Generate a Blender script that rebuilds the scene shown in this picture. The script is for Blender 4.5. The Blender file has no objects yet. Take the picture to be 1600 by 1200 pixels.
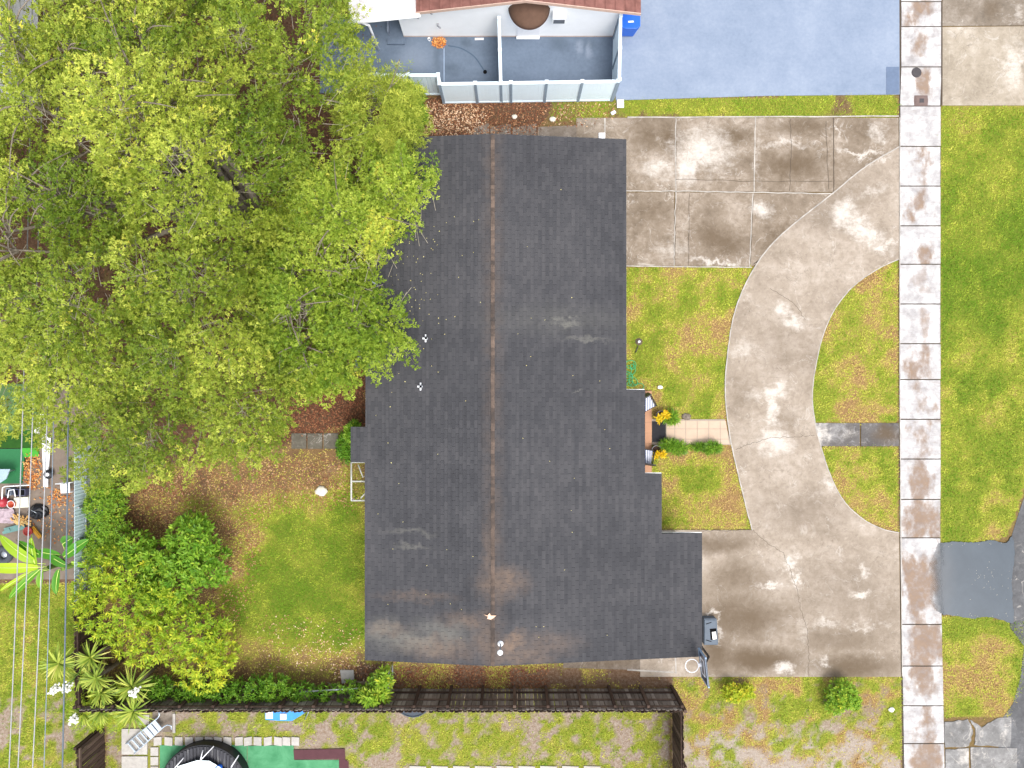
import bpy, math, random
import numpy as np
from mathutils import Matrix, Vector

# ------------------------------------------------------------------ camera, sky, sun, exposure
SC = bpy.context.scene
COL = SC.collection
CAM_H = 28.0                      # metres above the ground
PXM = 41.02                       # photograph pixels per metre on the ground
cam_d = bpy.data.cameras.new('camera')
cam = bpy.data.objects.new('camera', cam_d)
COL.objects.link(cam)
cam.location = (0, 0, CAM_H)
cam.rotation_euler = (0, 0, 0)
cam_d.sensor_width = 36.0
cam_d.lens = 36.0 / 2 / (800 / PXM / CAM_H)
cam_d.clip_end = 2000
SC.camera = cam

SUN_EL, SUN_AZ = math.radians(67), math.radians(-55)     # azimuth measured from +x (towards lower right of the picture)
world = bpy.data.worlds.new('World')
SC.world = world
world.use_nodes = True
wn = world.node_tree
wn.nodes.clear()
sky = wn.nodes.new('ShaderNodeTexSky')
sky.sky_type = 'NISHITA'
sky.sun_disc = False
sky.sun_elevation = SUN_EL
sky.sun_rotation = math.pi / 2 - SUN_AZ
sky.dust_density = 3.0
sky.air_density = 1.0
hs = wn.nodes.new('ShaderNodeHueSaturation')
hs.inputs['Saturation'].default_value = 0.30
bg = wn.nodes.new('ShaderNodeBackground')
bg.inputs['Strength'].default_value = 0.15
wo = wn.nodes.new('ShaderNodeOutputWorld')
wn.links.new(sky.outputs[0], hs.inputs['Color'])
wn.links.new(hs.outputs[0], bg.inputs['Color'])
wn.links.new(bg.outputs[0], wo.inputs['Surface'])

sun_d = bpy.data.lights.new('sun', 'SUN')
sun_d.energy = 1.1
sun_d.angle = math.radians(28)
sun_d.color = (1.0, 0.955, 0.89)
sun = bpy.data.objects.new('sun', sun_d)
COL.objects.link(sun)
sdir = Vector((math.cos(SUN_EL) * math.cos(SUN_AZ), math.cos(SUN_EL) * math.sin(SUN_AZ), math.sin(SUN_EL)))
sun.rotation_euler = sdir.to_track_quat('Z', 'Y').to_euler()
sun.location = sdir * 60

SC.view_settings.view_transform = 'Standard'
SC.view_settings.look = 'None'
SC.view_settings.exposure = 1.2
SC.view_settings.gamma = 1.0
SC.view_settings.use_curve_mapping = False
SC.render.engine = 'CYCLES'
SC.cycles.max_bounces = 5
SC.cycles.diffuse_bounces = 2
SC.cycles.transparent_max_bounces = 4
SC.cycles.use_denoising = True

rng = np.random.default_rng(7)
random.seed(7)


# ------------------------------------------------------------------ helpers
def P(px, py, z=0.0):
    """real place of a thing seen at this pixel of the photograph and standing z metres up"""
    k = (CAM_H - z) / CAM_H / PXM
    return ((px - 800) * k, (600 - py) * k, z)


def C(r, g, b):
    f = lambda c: (c / 255 / 12.92) if c / 255 <= 0.04045 else ((c / 255 + 0.055) / 1.055) ** 2.4
    return (f(r), f(g), f(b), 1.0)


def K(k, c):
    return (c[0] * k, c[1] * k, c[2] * k, 1.0)


def vnoise(x, y, scale, seed):
    x = np.asarray(x, float) * scale + seed * 17.31
    y = np.asarray(y, float) * scale + seed * 9.77
    xi, yi = np.floor(x), np.floor(y)
    fx, fy = x - xi, y - yi
    fx, fy = fx * fx * (3 - 2 * fx), fy * fy * (3 - 2 * fy)
    def h(a, b):
        v = np.sin(a * 127.1 + b * 311.7 + seed * 74.7) * 43758.5453
        return v - np.floor(v)
    return (h(xi, yi) * (1 - fx) + h(xi + 1, yi) * fx) * (1 - fy) + (h(xi, yi + 1) * (1 - fx) + h(xi + 1, yi + 1) * fx) * fy


def fbm(x, y, scale, seed, octaves=4):
    t, a, s = 0, 0.5, 0
    for o in range(octaves):
        t = t + a * vnoise(x, y, scale * 2 ** o, seed + o)
        s += a
        a *= 0.5
    return t / s


def inpoly(x, y, poly):
    x = np.asarray(x)
    y = np.asarray(y)
    r = np.zeros(x.shape, bool)
    n = len(poly)
    j = n - 1
    for i in range(n):
        xi, yi = poly[i][0], poly[i][1]
        xj, yj = poly[j][0], poly[j][1]
        if yi != yj:
            c = ((yi > y) != (yj > y)) & (x < (xj - xi) * (y - yi) / (yj - yi) + xi)
            r ^= c
        j = i
    return r


def mesh_np(name, V, F, attrs=None, smooth=False):
    """mesh from numpy arrays, F an (n,k) array of equal-sized faces"""
    me = bpy.data.meshes.new(name)
    V = np.ascontiguousarray(V, np.float32)
    F = np.ascontiguousarray(F, np.int32)
    n, k = F.shape
    me.vertices.add(len(V))
    me.vertices.foreach_set('co', V.ravel())
    me.loops.add(n * k)
    me.loops.foreach_set('vertex_index', F.ravel())
    me.polygons.add(n)
    me.polygons.foreach_set('loop_start', np.arange(0, n * k, k, dtype=np.int32))
    me.polygons.foreach_set('loop_total', np.full(n, k, np.int32))
    for an, (typ, data) in (attrs or {}).items():
        at = me.attributes.new(an, typ, 'POINT')
        at.data.foreach_set('value' if typ == 'FLOAT' else 'color', np.ascontiguousarray(data, np.float32).ravel())
    me.update(calc_edges=True)
    if smooth:
        me.polygons.foreach_set('use_smooth', np.ones(n, bool))
    me.validate()
    return me


class MB:
    """collects shapes (world coordinates) into one mesh"""
    def __init__(s):
        s.v, s.f, s.sm = [], [], []

    def add(s, verts, faces, smooth=False):
        b = len(s.v)
        s.v += [tuple(v) for v in verts]
        s.f += [tuple(b + i for i in f) for f in faces]
        s.sm += [smooth] * len(faces)
        return s

    def box(s, x0, x1, y0, y1, z0, z1):
        x0, x1 = min(x0, x1), max(x0, x1)
        y0, y1 = min(y0, y1), max(y0, y1)
        return s.add([(x0, y0, z0), (x1, y0, z0), (x1, y1, z0), (x0, y1, z0), (x0, y0, z1), (x1, y0, z1), (x1, y1, z1), (x0, y1, z1)],
                     [(3, 2, 1, 0), (4, 5, 6, 7), (0, 1, 5, 4), (1, 2, 6, 5), (2, 3, 7, 6), (3, 0, 4, 7)])

    def obox(s, c, size, rz=0.0, rx=0.0, ry=0.0):
        m = Matrix.Translation(c) @ Matrix.Rotation(rz, 4, 'Z') @ Matrix.Rotation(ry, 4, 'Y') @ Matrix.Rotation(rx, 4, 'X')
        hx, hy, hz = size[0] / 2, size[1] / 2, size[2] / 2
        vs = [m @ Vector(p) for p in [(-hx, -hy, -hz), (hx, -hy, -hz), (hx, hy, -hz), (-hx, hy, -hz), (-hx, -hy, hz), (hx, -hy, hz), (hx, hy, hz), (-hx, hy, hz)]]
        return s.add(vs, [(3, 2, 1, 0), (4, 5, 6, 7), (0, 1, 5, 4), (1, 2, 6, 5), (2, 3, 7, 6), (3, 0, 4, 7)])

    def prism(s, poly, z0, z1):
        n = len(poly)
        a = sum(poly[i][0] * poly[(i + 1) % n][1] - poly[(i + 1) % n][0] * poly[i][1] for i in range(n))
        if a < 0:
            poly = poly[::-1]
        vs = [(p[0], p[1], z0) for p in poly] + [(p[0], p[1], z1) for p in poly]
        fs = [tuple(range(n, 2 * n)), tuple(range(n - 1, -1, -1))] + [(i, (i + 1) % n, n + (i + 1) % n, n + i) for i in range(n)]
        return s.add(vs, fs)

    def tube(s, pts, r, n=6, cap=True):
        pts = [Vector(p) for p in pts]
        rs = r if isinstance(r, (list, tuple)) else [r] * len(pts)
        vs, fs = [], []
        u = None
        for i, p in enumerate(pts):
            t = (pts[min(i + 1, len(pts) - 1)] - pts[max(i - 1, 0)])
            if t.length < 1e-9:
                t = Vector((0, 0, 1))
            t.normalize()
            if u is None:
                u = t.orthogonal().normalized()
            else:
                u = (u - t * u.dot(t))
                u = u.normalized() if u.length > 1e-6 else t.orthogonal().normalized()
            w = t.cross(u)
            for k in range(n):
                a = 2 * math.pi * k / n
                vs.append(p + (u * math.cos(a) + w * math.sin(a)) * rs[i])
        for i in range(len(pts) - 1):
            for k in range(n):
                fs.append((i * n + k, i * n + (k + 1) % n, (i + 1) * n + (k + 1) % n, (i + 1) * n + k))
        s.add(vs, fs, True)
        if cap:
            m = (len(pts) - 1) * n
            b = len(s.v) - len(vs)
            s.f += [tuple(b + k for k in range(n - 1, -1, -1)), tuple(b + m + k for k in range(n))]
            s.sm += [False, False]
        return s

    def lathe(s, c, prof, n=20, smooth=True):
        vs, fs = [], []
        for (r, z) in prof:
            for k in range(n):
                a = 2 * math.pi * k / n
                vs.append((c[0] + r * math.cos(a), c[1] + r * math.sin(a), c[2] + z))
        for i in range(len(prof) - 1):
            for k in range(n):
                fs.append((i * n + k, i * n + (k + 1) % n, (i + 1) * n + (k + 1) % n, (i + 1) * n + k))
        return s.add(vs, fs, smooth)

    def ribbon(s, pts, w, z):
        """flat strip on the ground along a polyline"""
        pts = [Vector((p[0], p[1], 0)) for p in pts]
        vs = []
        for i, p in enumerate(pts):
            t = pts[min(i + 1, len(pts) - 1)] - pts[max(i - 1, 0)]
            t.normalize()
            q = Vector((-t.y, t.x, 0))
            ww = w[i] if isinstance(w, (list, tuple)) else w
            vs += [p + q * ww / 2 + Vector((0, 0, z)), p - q * ww / 2 + Vector((0, 0, z))]
        return s.add(vs, [(2 * i + 1, 2 * i + 3, 2 * i + 2, 2 * i) for i in range(len(pts) - 1)])

    def mesh(s, name):
        me = bpy.data.meshes.new(name)
        me.from_pydata([tuple(v) for v in s.v], [], s.f)
        me.polygons.foreach_set('use_smooth', s.sm)
        me.update()
        return me


AT = {}                           # where each object's origin stands in the world


def setp(o, label=None, cat=None, group=None, kind=None):
    if label: o['label'] = label
    if cat: o['category'] = cat
    if group: o['group'] = group
    if kind: o['kind'] = kind
    return o


def link(name, me, mat=None, parent=None, loc=None, bevel=0):
    """one mesh object; its mesh is in world coordinates, or local when loc is given"""
    if isinstance(me, MB):
        me = me.mesh(name)
    if mat is not None and not me.materials:
        me.materials.append(mat)
    o = bpy.data.objects.new(name, me)
    COL.objects.link(o)
    if loc is not None:
        o.location = loc
    if parent is not None:
        o.parent = parent
        o.matrix_parent_inverse = Matrix.Translation(-AT.get(parent.name, Vector((0, 0, 0))))
    AT[o.name] = Vector(loc) if loc is not None else Vector((0, 0, 0))
    if bevel:
        b = o.modifiers.new('bevel', 'BEVEL')
        b.width = bevel
        b.segments = 2
        b.limit_method = 'ANGLE'
    return o


def thing(name, label, cat, loc, group=None, kind=None):
    o = bpy.data.objects.new(name, None)
    COL.objects.link(o)
    o.location = loc
    o.empty_display_size = 0.2
    AT[o.name] = Vector(loc)
    return setp(o, label, cat, group, kind)


# ------------------------------------------------------------------ materials
class M:
    def __init__(s, name, rough=0.85, spec=0.25, metal=0.0):
        s.m = bpy.data.materials.new(name)
        s.m.use_nodes = True
        s.t = s.m.node_tree
        s.b = s.t.nodes['Principled BSDF']
        s.b.inputs['Roughness'].default_value = rough
        s.b.inputs['Specular IOR Level'].default_value = spec
        s.b.inputs['Metallic'].default_value = metal
        s._pos = None

    def node(s, typ, **kw):
        n = s.t.nodes.new(typ)
        for k, v in kw.items():
            setattr(n, k, v)
        return n

    def put(s, sock, v):
        if isinstance(v, bpy.types.NodeSocket):
            s.t.links.new(v, sock)
        elif v is not None:
            sock.default_value = v

    def pos(s):
        if s._pos is None:
            s._pos = s.node('ShaderNodeNewGeometry').outputs['Position']
        return s._pos

    def obj(s):
        return s.node('ShaderNodeTexCoord').outputs['Object']

    def scale(s, vec, v):
        n = s.node('ShaderNodeVectorMath', operation='MULTIPLY')
        s.put(n.inputs[0], vec)
        n.inputs[1].default_value = v
        return n.outputs[0]

    def noise(s, scale, detail=4, rough=0.6, dist=0.0, vec=None, col=False):
        n = s.node('ShaderNodeTexNoise')
        s.put(n.inputs['Vector'], vec if vec is not None else s.pos())
        n.inputs['Scale'].default_value = scale
        n.inputs['Detail'].default_value = detail
        n.inputs['Roughness'].default_value = rough
        n.inputs['Distortion'].default_value = dist
        return n.outputs['Color' if col else 'Fac']

    def ramp(s, fac, stops):
        n = s.node('ShaderNodeValToRGB')
        e = n.color_ramp.elements
        e[0].position, e[0].color = stops[0]
        e[1].position, e[1].color = stops[-1]
        for p, c in stops[1:-1]:
            x = e.new(p)
            x.color = c
        s.put(n.inputs[0], fac)
        return n.outputs[0]

    def mr(s, v, a, b, c=0.0, d=1.0, smooth=True):
        n = s.node('ShaderNodeMapRange')
        if smooth: n.interpolation_type = 'SMOOTHSTEP'
        s.put(n.inputs[0], v)
        for i, q in enumerate((a, b, c, d)):
            n.inputs[1 + i].default_value = q
        return n.outputs[0]

    def math(s, op, a, b=None):
        n = s.node('ShaderNodeMath', operation=op)
        s.put(n.inputs[0], a)
        if b is not None: s.put(n.inputs[1], b)
        return n.outputs[0]

    def mix(s, fac, a, b, mode='MIX'):
        n = s.node('ShaderNodeMix', data_type='RGBA', blend_type=mode)
        s.put(n.inputs[0], fac)
        s.put(n.inputs[6], a)
        s.put(n.inputs[7], b)
        return n.outputs[2]

    def attr(s, name, typ='GEOMETRY', out='Fac'):
        n = s.node('ShaderNodeAttribute', attribute_type=typ, attribute_name=name)
        return n.outputs[out]

    def spots(s, lst, warp=0.25, wscale=2.5, soft=0.25):
        """worn or stained places (x, y, rx, ry, strength[, turn]) with ragged rims"""
        nz = s.noise(wscale, 5, 0.7, col=True)
        a = s.node('ShaderNodeVectorMath', operation='SUBTRACT')
        s.put(a.inputs[0], nz)
        a.inputs[1].default_value = (0.5, 0.5, 0.5)
        b = s.node('ShaderNodeVectorMath', operation='MULTIPLY_ADD')
        s.put(b.inputs[0], a.outputs[0])
        b.inputs[1].default_value = (warp * 2, warp * 2, 0)
        s.put(b.inputs[2], s.pos())
        out = None
        for q in lst:
            x, y, rx, ry, st = q[:5]
            mp = s.node('ShaderNodeMapping', vector_type='TEXTURE')
            s.put(mp.inputs[0], b.outputs[0])
            mp.inputs['Location'].default_value = (x, y, 0)
            mp.inputs['Rotation'].default_value = (0, 0, q[5] if len(q) > 5 else 0)
            mp.inputs['Scale'].default_value = (rx, ry, 1e6)
            l = s.node('ShaderNodeVectorMath', operation='LENGTH')
            s.put(l.inputs[0], mp.outputs[0])
            f = s.mr(l.outputs['Value'], 1.0 + soft, 1.0 - soft * 2, 0, st)
            out = f if out is None else s.math('MAXIMUM', out, f)
        return out

    def bump(s, h, strength=0.3, dist=0.02):
        n = s.node('ShaderNodeBump')
        n.inputs['Strength'].default_value = strength
        n.inputs['Distance'].default_value = dist
        s.put(n.inputs['Height'], h)
        s.t.links.new(n.outputs[0], s.b.inputs['Normal'])
        return s

    def col(s, c):
        s.put(s.b.inputs['Base Color'], c)
        return s

    def rough(s, c):
        s.put(s.b.inputs['Roughness'], c)
        return s


def plain(name, c, rough=0.6, spec=0.3, metal=0.0, var=0.12, scale=6.0):
    m = M(name, rough, spec, metal)
    n = m.noise(scale, 5, 0.65)
    k = m.mr(n, 0.25, 0.75, 1 - var, 1 + var, smooth=False)
    cc = m.node('ShaderNodeVectorMath', operation='SCALE')
    cc.inputs[0].default_value = c[:3]
    m.put(cc.inputs['Scale'], k)
    m.col(cc.outputs[0])
    m.bump(m.noise(scale * 12, 3), 0.08, 0.01)
    return m.m


def leafmat(name, stops, trans=0.35, rough=0.5):
    m = M(name, rough, 0.2)
    c = m.ramp(m.attr('tone'), stops)
    m.col(c)
    tr = m.node('ShaderNodeBsdfTranslucent')
    m.put(tr.inputs[0], c)
    mx = m.node('ShaderNodeMixShader')
    mx.inputs[0].default_value = trans
    m.t.links.new(m.b.outputs[0], mx.inputs[1])
    m.t.links.new(tr.outputs[0], mx.inputs[2])
    out = [n for n in m.t.nodes if n.type == 'OUTPUT_MATERIAL'][0]
    m.t.links.new(mx.outputs[0], out.inputs['Surface'])
    return m.m


# ------------------------------------------------------------------ the ground
def W(poly, z=0.0):
    return [P(x, y, z) for x, y in poly]


SIDE_L = [(1404, -200), (1405, 0), (1405, 600), (1407, 850), (1409, 1050), (1413, 1400)]
VERGE = [(1469, 168), (1468, 850), (1530, 848), (1572, 838), (1588, 800), (1600, 760), (1640, 700), (1640, 168)]
VERGE2 = [(1470, 962), (1530, 962), (1580, 972), (1640, 968), (1640, 1040), (1594, 1075), (1575, 1122), (1530, 1118), (1474, 1122)]
FRONT_A = [(900, 417), (1178, 417), (1150, 480), (1138, 540), (1133, 610), (1140, 680), (1153, 740), (1165, 790), (1174, 828), (900, 828)]
FRONT_B = [(1403, 405), (1370, 420), (1330, 450), (1300, 490), (1280, 540), (1268, 610), (1272, 660), (1403, 660)]
FRONT_C = [(1282, 697), (1298, 745), (1320, 785), (1350, 812), (1380, 828), (1403, 832), (1403, 697)]
STRIP_N = [(860, 156), (1000, 155), (1404, 148), (1404, 183), (980, 183), (860, 190)]
SE_LAWN = [(1050, 1056), (1409, 1056), (1412, 1400), (1050, 1400)]
S_STRIP = [(560, 1020), (1096, 1026), (1060, 1075), (560, 1075)]
S_YARD = [(165, 1075), (1047, 1078), (1047, 1400), (165, 1400)]
BACK = [(160, 560), (600, 560), (600, 1030), (560, 1075), (160, 1075)]
WEST = [(-300, 910), (160, 910), (160, 1400), (-300, 1400)]
LITTER_N = [(560, 140), (860, 158), (840, 215), (560, 240)]
UNDER = [(160, 140), (600, 160), (575, 570), (575, 660), (440, 690), (300, 720), (160, 760)]
NW_LITTER = [(-300, -300), (560, -300), (600, 140), (160, 200), (160, 640), (-300, 640)]
JUNK = [(-300, 640), (160, 640), (160, 910), (-300, 910)]


def ground_attr(x, y):
    """grass cover, dryness, bare pale sand at ground points"""
    px, py = x * PXM + 800, 600 - y * PXM
    wx = px + (fbm(x, y, 1.1, 3) - 0.5) * 34
    wy = py + (fbm(x, y, 1.1, 5) - 0.5) * 34
    n1 = fbm(x, y, 0.35, 11)
    n2 = fbm(x, y, 0.9, 21)
    n3 = fbm(x, y, 2.6, 31)
    n4 = fbm(x, y, 1.7, 41)
    n5 = fbm(x, y, 5.0, 51, 2)
    g = np.full(x.shape, 0.35)
    d = np.full(x.shape, 0.6)
    s = np.full(x.shape, 0.25)

    def reg(poly, gg, dd, ss, exact=True):
        k = inpoly(px if exact else wx, py if exact else wy, poly)
        g[k] = (gg if np.isscalar(gg) else gg[k])
        d[k] = (dd if np.isscalar(dd) else dd[k])
        s[k] = (ss if np.isscalar(ss) else ss[k])

    st = lambda v, a, b: np.clip((v - a) / (b - a), 0, 1)
    reg(NW_LITTER, 0.1, 0.9, 0.15)
    reg(JUNK, 0.05, 0.9, 0.3)
    reg(WEST, 0.95 - 0.8 * st(n1 + n3 * 0.5 + (n5 - .5) * .4, 0.86, 1.06), 0.15 + 0.5 * st(n2 * .6 + n5 * .4, 0.45, 0.75), 0.75)
    # the back garden: brown in the middle and under the tree, green towards the lower right
    far = np.clip(np.hypot((px - 480) / 150, (py - 910) / 180), 0, 2)
    green = 1 - st(far + (n2 - 0.5) * 1.3, 0.55, 1.15)
    reg(BACK, 0.45 + 0.5 * green - 0.25 * st(n3, 0.5, 0.8), 0.86 - 0.74 * green + 0.5 * (n4 - 0.5) + 0.35 * (n2 - .5), 0.2 + 0.25 * st(n4, 0.55, 0.8))
    reg(UNDER, 0.12, 0.95, 0.12, False)
    reg(S_YARD, 0.9 - 0.85 * st(n2 * 0.4 + n3 * 0.6 + (n5 - .5) * .5, 0.36, 0.66), 0.2 + 0.35 * n4, 0.75)
    reg(S_STRIP, 0.75 - 0.75 * st(n2, 0.40, 0.6), 0.45 + 0.5 * n4, 0.4)
    reg(SE_LAWN, 0.92 - 0.75 * st(n2 * 0.4 + n3 * 0.6 + (n5 - .5) * .5 + (py - 1115) / 600, 0.40, 0.68), 0.3 + 0.75 * st(n4, 0.42, 0.7), 0.65 + 0.3 * st(py, 1110, 1160))
    reg(LITTER_N, 0.25 * st(n2, 0.5, 0.7), 0.9, 0.2, False)
    reg(STRIP_N, 0.95 - 0.7 * st(n2, 0.55, 0.7) - 0.5 * st(960 - px, 0, 60), 0.18 + 0.3 * n3, 0.3)
    lawn_d = 0.24 + 0.78 * st(n2 * 0.55 + n4 * 0.35 + n5 * .2, 0.46, 0.74)
    reg(FRONT_A, 0.95 - 0.35 * st(n3, 0.6, 0.8), lawn_d, 0.3)
    reg(FRONT_B, 0.95 - 0.3 * st(n3, 0.6, 0.8), np.clip(lawn_d + 0.25 - np.abs(px - 1345) / 300, 0, 1), 0.3)
    reg(FRONT_C, 0.95, lawn_d, 0.3)
    reg(VERGE, 1.0, 0.0 + 0.4 * st(n1 * 0.4 + n2 * 0.6, 0.42, 0.7) + 0.28 * st(n4, 0.5, 0.75) * (0.4 + 0.6 * st(py, 300, 700)) + 0.2 * st(py, 480, 800) + 0.5 * st(60 - np.hypot(px - 1505, py - 192), 20, 60), 0.1)
    reg(VERGE2, 0.97, 0.22 + 0.7 * st(n2, 0.4, 0.7), 0.1)
    return np.clip(g, 0, 1), np.clip(d, 0, 1), np.clip(s, 0, 1)


mg = M('soil_and_turf', 0.95, 0.1)
ga = mg.node('ShaderNodeAttribute', attribute_type='GEOMETRY', attribute_name='cover')
sep = mg.node('ShaderNodeSeparateColor')
mg.put(sep.inputs[0], ga.outputs['Color'])
fine, mid = mg.noise(38, 6, 0.75), mg.noise(9, 5, 0.7)
sand = mg.math('ADD', sep.outputs[2], mg.math('MULTIPLY', mg.math('SUBTRACT', mid, 0.5), 1.2))
soil = mg.ramp(sand, [(0.0, K(.8, C(88, 64, 48))), (0.35, K(.72, C(128, 100, 78))), (0.65, K(.6, C(170, 148, 128))), (1.0, K(.6, C(204, 190, 176)))])
soil = mg.mix(mg.mr(fine, 0.45, 0.8), soil, C(70, 54, 42))
dry = mg.math('ADD', sep.outputs[1], mg.math('MULTIPLY', mg.math('SUBTRACT', mid, 0.5), 0.7))
turf = mg.ramp(dry, [(0.0, C(92, 116, 34)), (0.4, C(138, 142, 54)), (0.7, C(160, 136, 82)), (1.0, C(148, 114, 82))])
turf = mg.mix(mg.mr(fine, 0.4, 0.7), turf, C(82, 80, 30))
gm = mg.math('ADD', sep.outputs[0], mg.math('MULTIPLY', mg.math('SUBTRACT', fine, 0.5), 0.5))
mg.col(mg.mix(mg.mr(gm, 0.12, 0.8), soil, turf))
mg.bump(mg.math('ADD', fine, mg.math('MULTIPLY', mid, 2.0)), 0.6, 0.03)

step = 0.14
gx = np.arange(-26, 26.01, step)
gy = np.arange(-20, 20.01, step)
GX, GY = np.meshgrid(gx, gy)
g, d, s = ground_attr(GX.ravel(), GY.ravel())
Vg = np.stack([GX.ravel(), GY.ravel(), (fbm(GX.ravel(), GY.ravel(), 1.5, 61) - 0.5) * 0.02], 1)
nx, ny = len(gx), len(gy)
ii = (np.arange(ny - 1)[:, None] * nx + np.arange(nx - 1)[None, :]).ravel()
Fg = np.stack([ii, ii + 1, ii + nx + 1, ii + nx], 1)
# a wide skirt runs on to the horizon
x0, x1, y0, y1 = gx[0], gx[-1], gy[0], gy[-1]
B = 900.0
sk = np.array([[-B, -B, -.02], [B, -B, -.02], [B, B, -.02], [-B, B, -.02], [x0, y0, -.02], [x1, y0, -.02], [x1, y1, -.02], [x0, y1, -.02]])
nb = len(Vg)
Fs = np.array([[0, 1, 5, 4], [1, 2, 6, 5], [2, 3, 7, 6], [3, 0, 4, 7]]) + nb
cov = np.stack([np.append(g, np.full(8, .7)), np.append(d, np.full(8, .4)), np.append(s, np.full(8, .4)), np.ones(len(g) + 8)], 1)
ground = link('ground', mesh_np('ground', np.vstack([Vg, sk]), np.vstack([Fg, Fs]), {'cover': ('FLOAT_COLOR', cov)}, True), mg.m)
setp(ground, 'sandy ground with patchy turf and leaf litter', None, None, 'structure')

# ------------------------------------------------------------------ paving materials
def wpt(px, py, rx, ry, st, turn=0.0):
    x, y, _ = P(px, py)
    return (x, y, rx / PXM, ry / PXM, st, turn)


def concrete(name, dark, mid, light, pale=(), stain=(), seam=0.0, contrast=1.0, damp=()):
    m = M(name, 0.85, 0.25)
    dark, mid, light = K(.48, dark), K(.52, mid), K(.55, light)
    a = m.noise(0.55, 8, 0.68, 0.3)
    b = m.noise(2.6, 8, 0.7, 0.6)
    f = m.math('ADD', m.math('MULTIPLY', a, 0.62), m.math('MULTIPLY', b, 0.38))
    c = m.ramp(f, [(0.5 - 0.16 / contrast, dark), (0.5, mid), (0.5 + 0.15 / contrast, light)])
    streak = m.noise(1.0, 6, 0.7, 0.4, vec=m.scale(m.pos(), (0.7, 9.0, 1)))
    c = m.mix(m.mr(streak, 0.52, 0.75, 0, 0.35), c, dark)
    c = m.mix(m.mr(m.noise(6.5, 8, 0.75, 0.3), 0.48, 0.68, 0, 0.5), c, dark)
    c = m.mix(m.mr(m.noise(4.5, 8, 0.75, 0.6), 0.52, 0.70, 0, 0.5), c, light)
    iso = m.math('ABSOLUTE', m.math('SUBTRACT', m.noise(0.9, 4, 0.55, 0.9), 0.5))
    c = m.mix(m.math('MULTIPLY', m.mr(iso, 0.0, 0.012, 0.5, 0), m.mr(m.noise(1.1, 3), 0.45, 0.6)), c, K(.6, C(232, 224, 214)))
    iso2 = m.math('ABSOLUTE', m.math('SUBTRACT', m.noise(1.3, 5, 0.6, 1.2), 0.47))
    c = m.mix(m.math('MULTIPLY', m.mr(iso2, 0.0, 0.007, 0.55, 0), m.mr(m.noise(0.8, 3), 0.5, 0.62)), c, K(.4, C(110, 96, 82)))
    if stain: c = m.mix(m.spots(stain, 0.45, 1.6, 0.45), c, K(.42, C(130, 109, 84)))
    if damp: c = m.mix(m.spots(damp, 0.5, 1.2, 0.5), c, K(.42, C(134, 116, 98)))
    if pale:
        fade = m.spots(pale, 0.75, 1.5, 0.55)
        grit = m.math('ADD', m.math('MULTIPLY', m.noise(5, 8, 0.78, 0.5), 0.6), m.math('MULTIPLY', m.noise(2.2, 6, 0.75, 0.8, vec=m.scale(m.pos(), (1, 2.6, 1))), 0.4))
        fade = m.mr(m.math('ADD', fade, m.math('MULTIPLY', m.math('SUBTRACT', grit, 0.5), 2.2)), 0.15, 1.3, 0, 0.95)
        c = m.mix(fade, c, K(.60, C(246, 238, 228)))
    sp = m.noise(46, 4, 0.8)
    c = m.mix(m.mr(sp, 0.6, 0.8, 0, 0.30), c, K(.4, C(98, 88, 76)))
    c = m.mix(m.mr(m.noise(80, 3, 0.8), 0.62, 0.78, 0, 0.30), c, K(.5, C(236, 228, 220)))
    m.col(c)
    m.bump(m.math('ADD', sp, m.noise(9, 5)), 0.25, 0.012)
    return m.m


pad_pale = [wpt(1098, 235, 60, 45, 1), wpt(1075, 265, 25, 30, 1), wpt(1030, 265, 40, 20, 0.8), wpt(1225, 225, 60, 7, 0.7), wpt(1345, 240, 45, 4, 1),
            wpt(1372, 210, 16, 22, .7), wpt(1308, 205, 3, 22, .9), wpt(1190, 330, 25, 20, .9), wpt(1050, 390, 40, 22, .7), wpt(1120, 408, 60, 6, .9), wpt(1183, 250, 8, 60, .6)]
pad_stain = [wpt(1240, 258, 65, 26, .85), wpt(1045, 218, 20, 30, .85), wpt(1150, 212, 30, 16, .8), wpt(1130, 378, 55, 22, .85, -.4), wpt(1250, 200, 60, 16, .7), wpt(1008, 212, 28, 28, .6), wpt(1215, 365, 36, 14, .6, .6), wpt(1350, 205, 40, 18, .5), wpt(1020, 330, 30, 18, .45), wpt(1345, 270, 30, 24, .5)]
m_pad = concrete('weathered_pad_concrete', C(136, 119, 100), C(174, 157, 138), C(218, 203, 187), pad_pale, pad_stain, contrast=0.9)

drv_pale = [wpt(1345, 360, 48, 22, 1, -.55), wpt(1318, 335, 26, 34, .95, -.3), wpt(1378, 385, 26, 12, .95), wpt(1210, 610, 30, 14, 1), wpt(1205, 640, 16, 34, 1), wpt(1210, 690, 34, 34, .9), wpt(1190, 615, 40, 16, .6),
            wpt(1225, 485, 16, 22, .9, .5), wpt(1160, 545, 28, 18, .6), wpt(1240, 505, 25, 12, .8), wpt(1375, 250, 26, 6, .8, .4), wpt(1365, 300, 30, 8, .7, .3),
            wpt(1296, 755, 16, 18, .8, .8), wpt(1235, 880, 14, 22, 1, .6), wpt(1243, 908, 7, 16, 1), wpt(1207, 914, 26, 7, 1), wpt(1345, 928, 22, 9, .95), wpt(1348, 893, 10, 14, .8),
            wpt(1225, 1040, 20, 13, 1), wpt(1112, 958, 20, 6, .9), wpt(1120, 985, 8, 30, .8), wpt(1285, 1033, 16, 7, .8), wpt(1345, 980, 50, 6, .6), wpt(1290, 975, 30, 8, .7), wpt(1240, 640, 40, 8, .35), wpt(1285, 770, 60, 8, .35, .3), wpt(1255, 985, 12, 22, .6)]
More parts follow.
